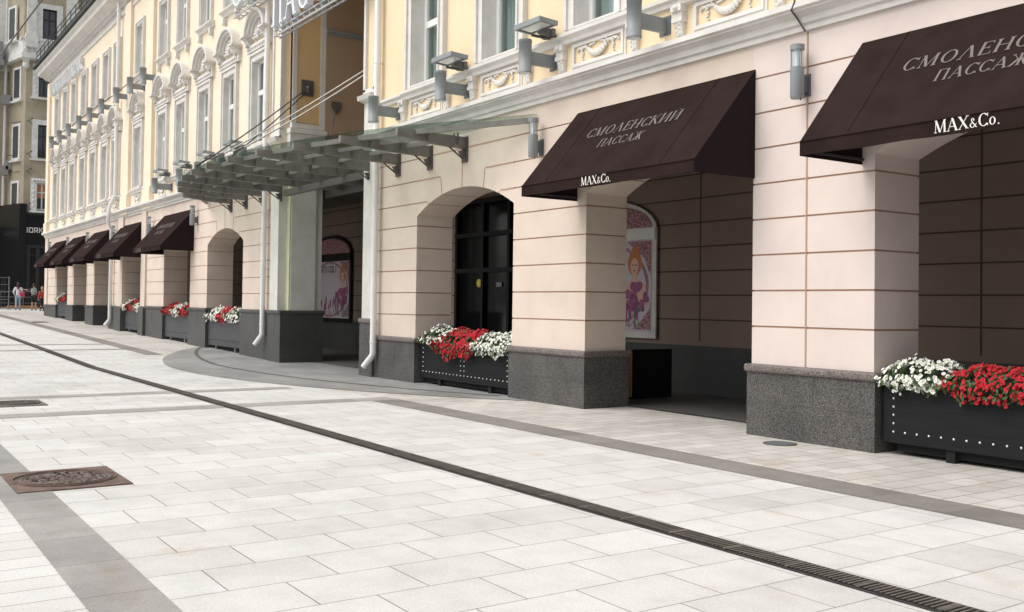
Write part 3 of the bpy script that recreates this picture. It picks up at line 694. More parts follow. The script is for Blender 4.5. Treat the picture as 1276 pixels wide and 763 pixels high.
w4 = make_window(WIN_7[0], 10.1, 12.03, HW, .68, False, False, 0, ow=.16)
for x in WIN_7[1:]: dup_window(w4, x)

# drainpipes
def pipe(x, zt, zb, kx=-.18, y=-.13, hop=None):
    mb = MB(); pts = [(x, y, zt), (x, y, zb+.28), (x+kx*.15, y-.03, zb+.2), (x+kx, y-.12, zb)]
    mb.tube(pts, .068, 14)
    z = zb+.5
    while z < zt:
        mb.tube([(x, y, z), (x, y, z+.045)], .075, 14); mb.box(x-.012, x+.012, y, .02, z+.01, z+.035); z += 1.45
    o = P(mb, 'drainpipe', M['pipe']); return o
pipe(-18.62, 14, .22)
pipe(-25.13, 14, .42)
mb = MB(); mb.tube([(-42.1,-.16,13.6), (-42.1,-.16,5.75), (-42.25,-.3,5.4), (-42.3,-.34,5.1), (-42.45,-.34,4.7), (-42.75,-.13,4.35), (-42.75,-.13,.75), (-42.85,-.16,.66), (-42.98,-.26,.5)], .075, 12); P(mb, 'drainpipe', M['pipe'])
# crack in the cornice with the cable that comes out of it
mb = MB(); mb.tube([(-7.66,-.02,5.45), (-7.70,-.22,5.2), (-7.62,-.245,5.1), (-7.68,-.235,5.0), (-7.69,-.12,4.93), (-7.64,-.1,4.84), (-7.63,-.05,4.78)], .011, 6); tag(mb.obj('cable', M['cable_d']), 'short black cable hanging over the white cornice above a grey lantern', 'cable')

# ------------------------------------------------------------------ awnings
def make_awning(xc, wd, z0, first, brand, label, seed=0):
    t = thing('shop_awning', label, 'awning', (xc, 0, gz(xc)*0), 0, 'brown shop awnings over the arches')
    h = wd/2; PJ, ZT, ZM, ZB = 1.03, 4.49+z0, 3.29+z0, 3.14+z0
    rnd = random.Random(seed)
    mb = MB(); nx, ny = 28, 12; vs = []; fs = []
    for j in range(ny+1):
        for i in range(nx+1):
            u = i/nx; v = j/ny
            sag = -.018*math.sin(math.pi*v)*(0.6+.4*math.sin(math.pi*((u*3) % 1)))*math.sin(math.pi*u)**.3
            vs.append((-h+2*h*u, -PJ*v-.004+sag*.8, ZT+(ZM-ZT)*v+sag*.7))
    mb.add(vs, [(j*(nx+1)+i, (j+1)*(nx+1)+i, (j+1)*(nx+1)+i+1, j*(nx+1)+i+1) for j in range(ny) for i in range(nx)], 0, True)
    vs2 = [(x, y+.012, z-.012) for x, y, z in vs]
    mb.add(vs2, [(j*(nx+1)+i+1, (j+1)*(nx+1)+i+1, (j+1)*(nx+1)+i, j*(nx+1)+i) for j in range(ny) for i in range(nx)], 1, True)
    mb.obj('awning_cover', [M['fabric'], M['fabric_in']], t)
    mb = MB(); n = 36; vs = []
    for i in range(n+1):
        x = -h+2*h*i/n; vs += [(x, -PJ-.006, ZM), (x, -PJ-.006+.006*math.sin(i*.9+seed), ZB+.004*math.sin(i*.63))]
    mb.add(vs, [(2*i, 2*i+1, 2*i+3, 2*i+2) for i in range(n)], 0, True)
    mb.add([(x, y+.010, z) for x, y, z in vs], [(2*i+2, 2*i+3, 2*i+1, 2*i) for i in range(n)], 1, True)
    mb.obj('valance', [M['fabric'], M['fabric_in']], t)
    for sx in (-1, 1):
        mb = MB(); x0, x1 = sorted((sx*h, sx*(h+.008)))
        mb.prism([(-.004, ZT), (-PJ-.004, ZM), (-PJ-.004, ZB), (-.004, ZB)], lambda u, v, d: (d, u, v), x0, x1)
        mb.obj('side_panel', M['fabric_in'], t)
    mb = MB()
    for x in (-h+.03, 0, h-.03):
        mb.beam((x, -.03, ZT-.12), (x, -PJ+.05, ZM-.09), .025, .025); (mb.beam((x, -.03, ZB+.05), (x, -PJ+.02, ZB+.05), .025, .025) if x else None)
    mb.beam((-h+.03, -PJ+.03, ZB+.05), (h-.03, -PJ+.03, ZB+.05), .025, .025)
    mb.obj('awning_frame', M['iron'], t)
    for u_, v0, v1 in ((-.34, .0, 1.0), (.33, .0, 1.0)):        # sewn seams
        mb = MB(); q = [Vector((2*h*(u_/1.0)*1.0, -PJ*k/14-.006-.014*math.sin(math.pi*k/14), ZT+(ZM-ZT)*k/14+.004-.010*math.sin(math.pi*k/14))) for k in range(15)]
        mb.tube([tuple(p) for p in q], .0025, 5); mb.obj('seam', M['fabric'], t)
    mb = MB(); mb.tube([(-h, -PJ-.010, ZM), (h, -PJ-.010, ZM)], .009, 6); mb.obj('piping', M['fabric'], t)
    # faded wording on the slope
    sl_ = Vector((0, -PJ, ZM-ZT)); L = sl_.length; sl_.normalize(); nrm = Vector((0, sl_.z, -sl_.y)); nrm = nrm if nrm.y < 0 else -nrm
    def on_slope(x0, dist):
        base = Vector((x0, -.004, ZT))+sl_*dist
        return lambda u, v, d: tuple(base+Vector((u, 0, 0))-sl_*v+nrm*(d+.006+.014*0))
    mb = MB(); lettering(mb, 'СМОЛЕНСКИЙ', on_slope(-1.0, .72), .19, width=1.92, depth=.004)
    lettering(mb, 'ПАССАЖ', on_slope(-.53, .99), .165, width=.92, depth=.004)
    mb.obj('passage_lettering', M['letter'], t)
    mb = MB(); fv = lambda u, v, d: (-h+brand[1]+u, -PJ-.0125-d, ZB+.026+v)
    if brand[0] == 'MAX&Co.': lettering(mb, brand[0], fv, .115, width=.63, gap=.01, depth=.002)
    else: lettering(mb, brand[0], fv, .13, width=.66, font=GS, gap=.35, depth=.004)
    mb.obj('brand_lettering', M['letter_w'] if brand[0] == 'MAX&Co.' else M['letter'], t)
    return t
make_awning(-5.08, 3.58, 0, True, ('MAX&Co.', 1.53), 'dark brown awning above the nearest planter, cut off by the photo\'s right edge', 1)
make_awning(-10.20, 3.54, 0, False, ('MAX&Co.', 1.41), 'dark brown awning with white brand lettering over the open arch without a planter', 2)
BR2 = ('ETRO', .45)
make_awning(-33.5, 3.5, -.02, False, BR2, 'brown awning nearest to the glass canopy in the row down the street', 3)
make_awning(-39.8, 3.2, -.02, False, BR2, 'brown awning beside the lower end of the bent drainpipe in the far row', 4)
make_awning(-45.1, 3.2, -.02, False, BR2, 'middle brown awning of the far row, just left of the bent drainpipe', 5)
make_awning(-49.9, 3.1, -.02, False, BR2, 'second brown awning from the far corner of the long building', 6)
make_awning(-54.6, 3.1, -.02, False, BR2, 'smallest brown awning at the far corner beside the black shopfront', 7)

# ------------------------------------------------------------------ lamps
def make_flood(x, z, ln, label, group, src=None, r=.105, h=.52):
    if src is None:
        t = thing('floodlight', label, 'floodlight', (x, 0, z), 0, group)
        mb = MB(); mb.box(-.03, .03, -ln+.05, -.012, -.11, .09); mb.obj('bracket_arm', M['lamp'], t)
        mb = MB(); mb.box(-.11, .11, -.014, .004, -.14, .12); mb.obj('wall_plate', M['lampd'], t)
        mb = MB(); mb.tube([(0,-ln-.02,-h/2), (0,-ln-.02,-h/2+.03), (0,-ln-.02,-h/2+.031), (0,-ln-.02,h/2-.05), (0,-ln-.02,h/2-.049), (0,-ln-.02,h/2)], [r, r, r*.96, r*.96, r, r], 20); mb.obj('lamp_body', M['lamp'], t)
        for s_ in (-1, 1):
            mb = MB(); mb.tube([(0,-ln-.02,s_*h/2-.004), (0,-ln-.02,s_*h/2+.004)], r*.82, 18); mb.obj('lens', M['lens'] if s_ < 0 else M['lampd'], t)
        return t
    t = copy_tree(src); t.location = (x, 0, z); t['label'] = label; return t
g = 'cylinder floodlights above the first cornice'
f0 = make_flood(-17.88, 5.40, .55, 'grey cylinder floodlight beside the drainpipe, right of the entrance recess', g)
for x, lab in ((-15.22, 'grey cylinder floodlight under the first window right of the entrance recess'),
               (-12.60, 'grey cylinder floodlight above the gap between the canopy end and the nearer awning'),
               (-10.05, 'largest grey cylinder floodlight, high over the awning of the open arch'),
               (-4.80, 'grey cylinder floodlight high over the nearest awning, outside the photo'),
               (-34.44, 'grey cylinder floodlight farthest left in the low row, above the awning nearest the canopy'),
               (-31.51, 'grey cylinder floodlight left of the canopy\'s far tip, second in the low row'),
               (-29.58, 'grey cylinder floodlight partly behind the canopy\'s far tip'),
               (-27.43, 'grey cylinder floodlight behind the canopy under the crossing cables'),
               (-25.60, 'grey cylinder floodlight behind the canopy beside the left drainpipe')):
    if x != -4.80: make_flood(x, 5.40, .55, lab, g, f0)
g = 'cylinder floodlights in the high row'
words = ['right end of the high row, beside the third wall pilaster', 'second from the right end of the high row', 'third in the high row from the drainpipe side',
         'fourth in the high row, over a window hood', 'fifth in the high row from its near end', 'sixth in the high row from its near end', 'third from the far corner in the high row', 'second from the far corner in the high row', 'at the far corner of the building, last of the high row']
f1 = None
for x, wd in zip((-36.5, -38.4, -40.6, -43.3, -45.6, -47.9, -50.4, -52.7, -54.9), words):
    o = make_flood(x, 9.5, .5, 'grey cylinder floodlight '+wd, g, f1, h=.6, r=.12); f1 = f1 or o
    if o is f1: pass
mb = MB(); mb.tube([(-54.9,-.45,9.72), (-50,-.42,9.66), (-45.6,-.45,9.72), (-41,-.42,9.66), (-38.4,-.45,9.72)], .018, 6); tag(mb.obj('cable', M['cable_d']), 'thin dark cable strung between the high row of floodlights', 'cable')

def make_sconce(x, z, label, src=None):
    if src is None:
        t = thing('wall_lantern', label, 'wall lamp', (x, 0, z), 0, 'slim wall lanterns between the arches')
        y = -.17
        mb = MB(); mb.tube([(0,y,-.34), (0,y,-.33), (0,y,.02)], [.075,.08,.08], 16); mb.obj('lamp_body', M['lamp'], t)
        mb = MB(); mb.tube([(0,y,.22), (0,y,.28)], .082, 16); mb.tube([(0,y,.28), (0,y,.29)], [.08,.05], 16); mb.obj('lamp_cap', M['lamp'], t)
        mb = MB(); mb.tube([(0,y,.02), (0,y,.22)], .068, 16, caps=False); mb.obj('lamp_glass', M['tube'], t)
        mb = MB(); mb.tube([(0,y,.02), (0,y,.21)], .03, 10); mb.obj('bulb', M['lens'], t)
        mb = MB()
        for k in range(3): a = R(90+120*k); mb.tube([(.07*math.cos(a), y+.07*math.sin(a), .0), (.07*math.cos(a), y+.07*math.sin(a), .24)], .007, 6)
        mb.obj('guard_rods', M['lamp'], t)
        mb = MB(); mb.box(-.035, .035, -.12, -.01, -.26, -.08); mb.box(-.06, .06, -.018, .004, -.30, -.04); mb.obj('wall_mount', M['lampd'], t)
        mb = MB(); mb.tube([(.05,y,-.34), (.05,y,-.37)], .008, 6); mb.obj('cable_gland', M['cable_d'], t)
        return t
    t = copy_tree(src); t.location = (x, 0, z); t['label'] = label; return t
s0 = make_sconce(-7.64, 4.32, 'slim grey wall lantern on the pink pier between the two near awnings')
for x, lab in ((-12.92, 'slim grey wall lantern where the canopy\'s right end meets the wall'), (-31.4, 'slim grey wall lantern between the canopy\'s far tip and its nearest awning'),
               (-36.7, 'slim grey wall lantern left of the awning nearest to the canopy'), (-42.3, 'slim grey wall lantern right behind the bent drainpipe'), (-47.3, 'slim grey wall lantern between the second and third awnings from the far corner'),
               (-51.9, 'slim grey wall lantern between the two farthest awnings'), (-56.9, 'slim grey wall lantern at the far corner of the building')):
    make_sconce(x, 4.25, lab, s0)

def make_flat(x, label, src=None):
    if src is None:
        t = thing('flat_floodlight', label, 'floodlight', (x, 0, 5.80), 0, 'flat floodlights under the windows')
        mb = MB(); up = Vector((0, .06, 1)).normalized(); ay = Vector((0, 1, -.06)).normalized()
        c = Vector((0, -.34, .13)); mb.obox(c, Vector((.34,0,0)), ay*.15, up*.012); 
        for s_ in (-1, 1): mb.obox(c+Vector((.335*s_,0,0)), Vector((.02,0,0)), ay*.17, up*.035)
        mb.obox(c-ay*.16, Vector((.35,0,0)), ay*.02, up*.04); mb.obox(c+ay*.155, Vector((.33,0,0)), ay*.02, up*.03)
        mb.obj('lamp_housing', M['lamp'], t)
        mb = MB(); mb.obox(c-up*.02, Vector((.26,0,0)), ay*.10, up*.006); mb.obj('lens', M['lens'], t)
        mb = MB(); mb.box(-.10, -.07, -.36, .01, -.02, .02); mb.box(.07, .10, -.36, .01, -.02, .02); mb.box(-.14, .14, -.12, -.05, -.02, .10); mb.obj('mount_bracket', M['lampd'], t)
        mb = MB(); mb.box(-.1, .1, -.2, -.1, .02, .1); mb.obj('ballast_box', M['lampd'], t)
        return t
    t = copy_tree(src); t.location = (x, 0, 5.80); t['label'] = label; return t
q0 = make_flat(-15.30, 'flat grey floodlight between the first two windows right of the entrance')
for x, lab in ((-12.65, 'nearest flat grey floodlight, between the second and third windows right of the entrance'),
               (-27.15, 'flat grey floodlight under the window by the left drainpipe, behind the cables'),
               (-29.6, 'flat grey floodlight below the second window left of the left drainpipe'), (-32.1, 'flat grey floodlight below the third window left of the left drainpipe'), (-34.6, 'flat grey floodlight farthest left, below the fourth window from the drainpipe')):
    make_flat(x, lab, q0)

# ------------------------------------------------------------------ glass canopy over the entrance
can = thing('entrance_canopy', 'curved steel and glass canopy projecting over the passage entrance', 'canopy', (-21.7, 0, 0))
CX, CZT = -21.7, 4.60
RX = [CX-6.45+1.29*k for k in range(11)]
def cy(x): return arc_y(x, CX, 8.7, 2.5)
for k, x in enumerate(RX):
    x += random.uniform(-.015, .015)
    yf = cy(x); mb = MB(); inside = -24.05 < x < -19.35; yb = 1.2 if inside else -.02
    prof = [(yb, CZT-.05), (yf+.1, CZT-.035), (yf-.22, CZT-.04), (yf-.22, CZT-.16), (yf+.12, CZT-.19), (yb*.5+yf*.5, CZT-.24), (yb, CZT-.26)]
    mb.prism(prof, lambda u, v, d: (x+d, u, v), -.045, .045)
    ra = mb.obj('rafter', M['steel'])
    wroot = can; ra.parent = can; ra.location = -Vector(can.location)
    if not inside:
        mb = MB(); mb.box(x-.09, x+.09, -.035, -.002, CZT-.50, CZT-.04); mb.prism([(-.035, CZT-.46), (-.035, CZT-.3), (-.14, CZT-.3), (-.1, CZT-.36)], lambda u, v, d: (x+d, u, v), -.05, .05)
        mb.beam((x, -.06, CZT-.44), (x, -.42, CZT-.2), .025, .025)
        for zz in (CZT-.42, CZT-.12): mb.ball((x+.05, -.04, zz), .02, 6)
        mb.obj('bracket', M['steel_d'], ra)
    y = yf+.35
    while y < (-.1 if not inside else 1.0):       # glass point fixings
        mb = MB()
        for s_ in (-1, 1): mb.tube([(x+s_*.07, y, CZT-.2), (x+s_*.07, y, CZT+.006)], .016, 6)
        mb.beam((x-.09, y, CZT-.1), (x+.09, y, CZT-.1), .05, .05); y += .62
        mb.obj('glass_fixing', M['steel_d'], ra)
# purlins between the rafters, edge beam and glass
ends = [(CX-8.7, 0.0)]+[(x, cy(x)) for x in RX]+[(CX+8.7, 0.0)]
pur = MB()
for (xa, ya), (xb, yb_) in zip(ends[:-1], ends[1:]):
    a = Vector((xa, min(ya+.12, -.02), CZT-.06)); c = Vector((xb, min(yb_+.12, -.02), CZT-.06)); dd = (c-a).normalized()*.045; mb = MB()
    mb.beam(a+dd, c-dd, .05, .09); e_ = mb.obj('edge_beam', M['steel'], can); e_.location = -Vector(can.location)
    glm = MB(); over = .10
    glm.prism([(xa+.012, ya-over), (xb-.012, yb_-over), (xb-.012, -.02 if not(-24.5 < (xa+xb)/2 < -19.3) else 1.0), (xa+.012, -.02 if not(-24.5 < (xa+xb)/2 < -19.3) else 1.0)], lambda u, v, d: (u, v, d), CZT+.012, CZT+.026)
    o = glm.obj('glass_panel', M['cglass'], can); o.location = -Vector(can.location)
for fr in (.33, .66):
    for xa, xb in zip(RX[:-1], RX[1:]):
        ya, yb_ = cy(xa)*fr, cy(xb)*fr
        mb = MB(); mb.beam((xa+.05, ya, CZT-.11), (xb-.05, yb_, CZT-.11), .05, .07); o = mb.obj('purlin', M['steel'], can); o.location = -Vector(can.location)
mb = MB(); mb.beam((-24.05+.02, 1.15, CZT-.2), (-19.37, 1.15, CZT-.2), .12, .3); o = mb.obj('cross_beam', M['steel_d'], can); o.location = -Vector(can.location)
mb = MB(); mb.beam((-24.03, .02, CZT-.3), (-19.37, .02, CZT-.3), .10, .16); o = mb.obj('cross_beam', M['steel_d'], can); o.location = -Vector(can.location)
# tension cables with their anchors
def cable(a, c, anchor, label, mk, r=.016):
    t = thing('tension_cable', label, 'cable', a, 0, None); o0 = Vector(a)
    mb = MB(); mid = [tuple((Vector(a).lerp(Vector(c), k/8)-o0)+Vector((0,0,-.05*math.sin(math.pi*k/8)))) for k in range(9)]
    mb.tube(mid, r, 8); mb.obj('cable', M[mk], t)
    mb = MB(); mb.tube([tuple(Vector(c)-o0+Vector((0,0,.02))), tuple(Vector(a).lerp(Vector(c), .92)-o0)], [.03, .022], 8); mb.obj('turnbuckle', M['steel_d'], t)
    mb = MB(); anchor(mb); mb.obj('anchor_plate', M['steel_d'], t)
pl_side = lambda mb: (mb.box(-.01, .035, -.16, .16, -.2, .2), mb.ball((.06, 0, 0), .06, 8))
pl_front = lambda mb: (mb.box(-.12, .12, -.02, .03, -.16, .16), mb.ball((0, -.05, 0), .05, 8))
cable((-24.02, .55, 7.04), (RX[4], cy(RX[4])-.1, CZT+.03), pl_side, 'upper dark tension cable from the black plate on the tan corner panel', 'cable_d')
cable((-24.02, .55, 6.96), (RX[4]+.1, cy(RX[4])+.35, CZT+.03), lambda mb: mb.ball((.06,0,0), .05, 8), 'lower dark tension cable from the black plate on the tan corner panel', 'cable_d')
cable((-19.42, .05, 6.62), (RX[5], cy(RX[5])-.1, CZT+.03), pl_front, 'upper pale tension cable crossing the brown recess from the right pilaster', 'cable')
cable((-19.42, .05, 6.52), (RX[6], cy(RX[6])-.1, CZT+.03), lambda mb: mb.ball((0,-.05,0), .05, 8), 'lower pale tension cable crossing the brown recess from the right pilaster', 'cable')
cable((-24.0, 1.35, 6.66), (-22.4, .3, CZT), lambda mb: mb.prism([(0,-.2),(.14,.0),(.12,.12),(-.12,.12),(-.14,.0)], lambda u, v, d: (d, u, v), -.02, .04), 'short dark tie rod with heart shaped plate on the brown recess wall', 'cable_d', .014)

# ------------------------------------------------------------------ roof-level letter sign over the entrance
def channel_sign(name, txt, x0, width, h, zb, y, label, depth=.14):
    t = thing(name, label, 'sign', (x0, y, zb), 0, 'channel letter sign over the entrance')
    xx = 0; W = text_width(txt, GL, .12); k = width/W
    for ch in txt:
        mb = MB(); fat = {}
        lettering(mb, ch, lambda u, v, d: (xx*k+u, -d, v), h, width=GL[ch][0]*k, depth=depth)
        o = mb.obj('letter', M['sign_w'], t); xx += GL[ch][0]+.12
    mb = MB()
    for zz in (-.05, -.20):
        for yy in (-.04, .12): mb.beam((-.1, yy, zz), (width+.1, yy, zz), .035, .035)
    n = int(width/.35)
    for i in range(n+1):
        x = width*i/n; mb.beam((x, -.04, -.05), (x+.17*(1 if i < n else 0), -.04, -.20), .02, .02); mb.beam((x, -.04, -.2), (x, .12, -.2), .02, .02); mb.beam((x, -.04, -.05), (x, .12, -.05), .02, .02)
    for i in range(5): x = width*(i+.5)/5; mb.beam((x, .12, -.12), (x, .12, .8*h), .03, .03)
    mb.obj('sign_truss', M['sign_s'], t); return t
channel_sign('letter_sign', 'СМОЛЕНСКИЙ', -27.1, 10.6, .95, 9.62, -.32, 'white channel letters of the upper sign row, above the lower word')
channel_sign('letter_sign', 'ПАССАЖ', -23.95, 5.0, .95, 8.42, -.32, 'white channel letters of the lower sign word, beside the drainpipe over the recess')
t = thing('letter_sign', 'weathered white lettering high on the far end of the cream facade under the eaves', 'sign', (-57.6, 0, 12.3))
mb = MB(); lettering(mb, 'СМОЛЕНСКИЙ', lambda u, v, d: (u, -.02-d, v), .55, width=4.6, depth=.16); mb.obj('lettering', M['sign_w'], t)
mb = MB(); lettering(mb, 'ПАССАЖ', lambda u, v, d: (5.0+u, -.02-d, v), .55, width=3.0, depth=.16); mb.obj('lettering', M['sign_w'], t)

# ------------------------------------------------------------------ planters and petunias
def planter_thing(xa, xb, z, h, label, mkey, studs=True, y0=.10):
    wd = xb-xa; t = thing('planter', label, 'planter', ((xa+xb)/2, y0, z), 0, 'long metal flower planters in the arches')
    H = wd/2; dp = .55
    mb = MB()
    mb.box(-H, H, 0, .04, .13, h); mb.box(-H, H, dp-.04, dp, .13, h); mb.box(-H, -H+.04, .04, dp-.04, .13, h); mb.box(H-.04, H, .04, dp-.04, .13, h); mb.box(-H+.04, H-.04, .04, dp-.04, .13, h-.12)
    mb.obj('planter_box', M[mkey], t, bevel=.006)
    mb = MB(); mb.box(-H+.12, H-.12, .08, dp-.08, 0.04, .13)
    mb.obj('recessed_base', M['void'], t)
    for x in (-H*.55, H*.55):
        mb = MB(); mb.box(x-.05, x+.05, .02, .12, 0, .13); mb.obj('foot', M['void'] if studs else M['lampd'], t)
    if studs:
        mb = MB()
        for pa, pb in ((-H+.13, -.06), (.06, H-.13)):
            n = 11
            for i in range(n+1): mb.ball((pa+(pb-pa)*i/n, -.004, .25), .013, 6)
            for i in range(1, 6):
                for x in (pa, pb): mb.ball((x, -.004, .25+(h-.32)*i/5.4), .013, 6)
        mb.obj('studs', M['stud'], t)
    else:
        mb = MB(); mb.box(-H+.02, H-.02, -.006, .0, .3, .31); mb.obj('panel_seam', M['void'], t)
    return t
def flowers(x0, x1, y0, y1, z, colr, label, n, drop=.1, rise=.16, fr=.024, seed=1, lean=.0):
    rnd = random.Random(seed); cx = (x0+x1)/2
    t = thing('petunia_cluster', label, 'flowers', (cx, (y0+y1)/2, z), 0, 'petunias in the planters')
    hx, hy = (x1-x0)/2, (y1-y0)/2
    def surf(a, bq):
        # a along X (-1..1), bq from back (0) over the top to the hanging front (1)
        ex = max(0, 1-abs(a)**3.2)**.5
        lump = 1+.18*math.sin(a*7+seed)+.12*math.sin(a*13+2*seed)
        if bq < .6: y = hy-(2*hy)*(bq/.6); zz = rise*ex*lump*math.sin(math.pi*(.22+.62*bq/.6))+.02
        else:
            k = (bq-.6)/.4; y = -hy-.05-.07*math.sin(math.pi*min(1, k+.2)); zz = rise*ex*lump*.36*(1-k)-(drop*lump*ex)*k
        return Vector((a*hx, y-.05*bq*ex, zz))
    fl = MB(); lf = MB()
    for i in range(n):
        a = rnd.uniform(-1, 1); bq = rnd.uniform(.0, 1); p = surf(a, bq)+Vector((rnd.gauss(0,.012), rnd.gauss(0,.015), rnd.gauss(0,.014)))
        nr = Vector((a*.5+rnd.gauss(0,.28), -.35-.75*bq+rnd.gauss(0,.25), 1.0-.85*bq+rnd.gauss(0,.25))).normalized()
        u = nr.cross(Vector((.3,.2,1))).normalized(); v = nr.cross(u); r = fr*rnd.uniform(.72, 1.15); k = 10; ph = rnd.random()*6
        vs = [tuple(p-nr*r*.45)]
        for j in range(k): 
            an = 2*math.pi*j/k+ph; rr = r*(1.0 if j % 2 == 0 else .86); vs.append(tuple(p+(u*math.cos(an)+v*math.sin(an))*rr+nr*rnd.uniform(-.1,.1)*r))
        for j in range(k):
            an = 2*math.pi*j/k+ph; vs.append(tuple(p-nr*r*.22+(u*math.cos(an)+v*math.sin(an))*r*.3))
        fl.add(vs, [(1+j, 1+(j+1) % k, 1+k+(j+1) % k, 1+k+j) for j in range(k)], 0, False)
        fl.add(vs, [(0, 1+k+j, 1+k+(j+1) % k) for j in range(k)], 1, False)
    for i in range(int(n*1.0)):
        a = rnd.uniform(-1.03, 1.03); bq = rnd.uniform(0, .93); p = surf(max(-1, min(1, a)), bq)*1.0-Vector((0, -.02, .025))+Vector((rnd.gauss(0,.02), rnd.gauss(0,.02), rnd.gauss(0,.022)))
        nr = Vector((rnd.gauss(0,.6), -.4-bq*.5+rnd.gauss(0,.4), 1-.7*bq+rnd.gauss(0,.4))).normalized(); u = nr.cross(Vector((rnd.gauss(0,1), rnd.gauss(0,1), .3))).normalized(); v = nr.cross(u); r = rnd.uniform(.022, .042)
        lf.add([tuple(p-u*r), tuple(p+v*r*.45+nr*r*.12), tuple(p+u*r*1.1), tuple(p-v*r*.45+nr*r*.12)], [(0,1,2),(0,2,3)], 0)
    # trailing stems under the leaves
    for i in range(40):
        a = rnd.uniform(-.95, .95); q = [surf(a+.03*j, .1+.22*j)-Vector((0,-.03,.05)) for j in range(4)]; lf.tube([tuple(z_) for z_ in q], .004, 4)
    for i in range(26):
        a = rnd.uniform(-.95, .95); lf.ball(tuple(Vector((a*hx, rnd.uniform(-.4, .6)*hy, -.01))), rnd.uniform(.04,.07), 6, sc=(1.4,1,.8))
    lf.obj('leaves', M['leaf'], t)
    fl.obj('petals', [M['fl_w'], M['fl_wc']] if colr == 'w' else [M['fl_r'], M['fl_rc']], t)
    return t
planter_thing(-6.62, -3.2, 0, .80, 'black studded planter in the nearest arch, cut off by the right edge', 'planter', y0=.04)
flowers(-6.68, -5.86, .06, .50, .82, 'w', 'white petunias at the left end of the nearest planter', 330, drop=.12, rise=.17, seed=3)
flowers(-6.0, -4.2, .06, .50, .82, 'r', 'long mass of red petunias in the nearest planter', 800, drop=.17, rise=.14, seed=5)
planter_thing(-16.95, -13.78, 0, .80, 'black studded planter in the arch under the canopy\'s right end', 'planter', y0=.06)
flowers(-17.0, -15.9, .06, .52, .84, 'w', 'sparse white petunias at the left end of the planter before the black entrance glass', 230, drop=.06, rise=.24, seed=8)
flowers(-16.3, -14.85, .04, .50, .82, 'r', 'red petunias spilling over the middle of the planter before the black entrance glass', 760, drop=.26, rise=.22, seed=9, fr=.029)
flowers(-15.05, -13.76, .05, .50, .82, 'w', 'dense white petunias at the right end of the planter before the black entrance glass', 680, drop=.16, rise=.19, seed=11)
def far_planter(xa, xb, desc, short, cols, h=.98):
    z = gz((xa+xb)/2); planter_thing(xa, xb, z, h, 'charcoal planter '+desc, 'planter_g', studs=False, y0=.05)
    for i, (fa, fb, cl) in enumerate(cols):
        L = xb-xa; flowers(xa+L*fa, xa+L*fb, .03, .5, z+h+.02, cl, ('white' if cl == 'w' else 'red')+' petunias '+['at the left end', 'in the middle', 'at the right end'][i if len(cols) == 3 else i*2]+' of the planter '+short, 210, drop=.14, rise=.24, seed=int(-xa*3)+i, fr=.042)
far_planter(-30.28, -27.15, 'in the arch by the left drainpipe, without an awning', 'by the left drainpipe', [(-.01,.40,'w'),(.30,.62,'r'),(.55,1.0,'w')])
far_planter(-35.15, -32.15, 'under the awning nearest to the canopy', 'under the awning nearest the canopy', [(0,.45,'r'),(.38,.72,'w'),(.66,1.02,'r')])
far_planter(-40.95, -38.2, 'under the awning beside the bent drainpipe', 'beside the bent drainpipe', [(-.02,.25,'w'),(.16,.75,'r'),(.7,1.0,'w')])
far_planter(-55.5, -52.8, 'at the far corner of the building', 'at the far building corner', [(0,.4,'w'),(.35,1.0,'r')])

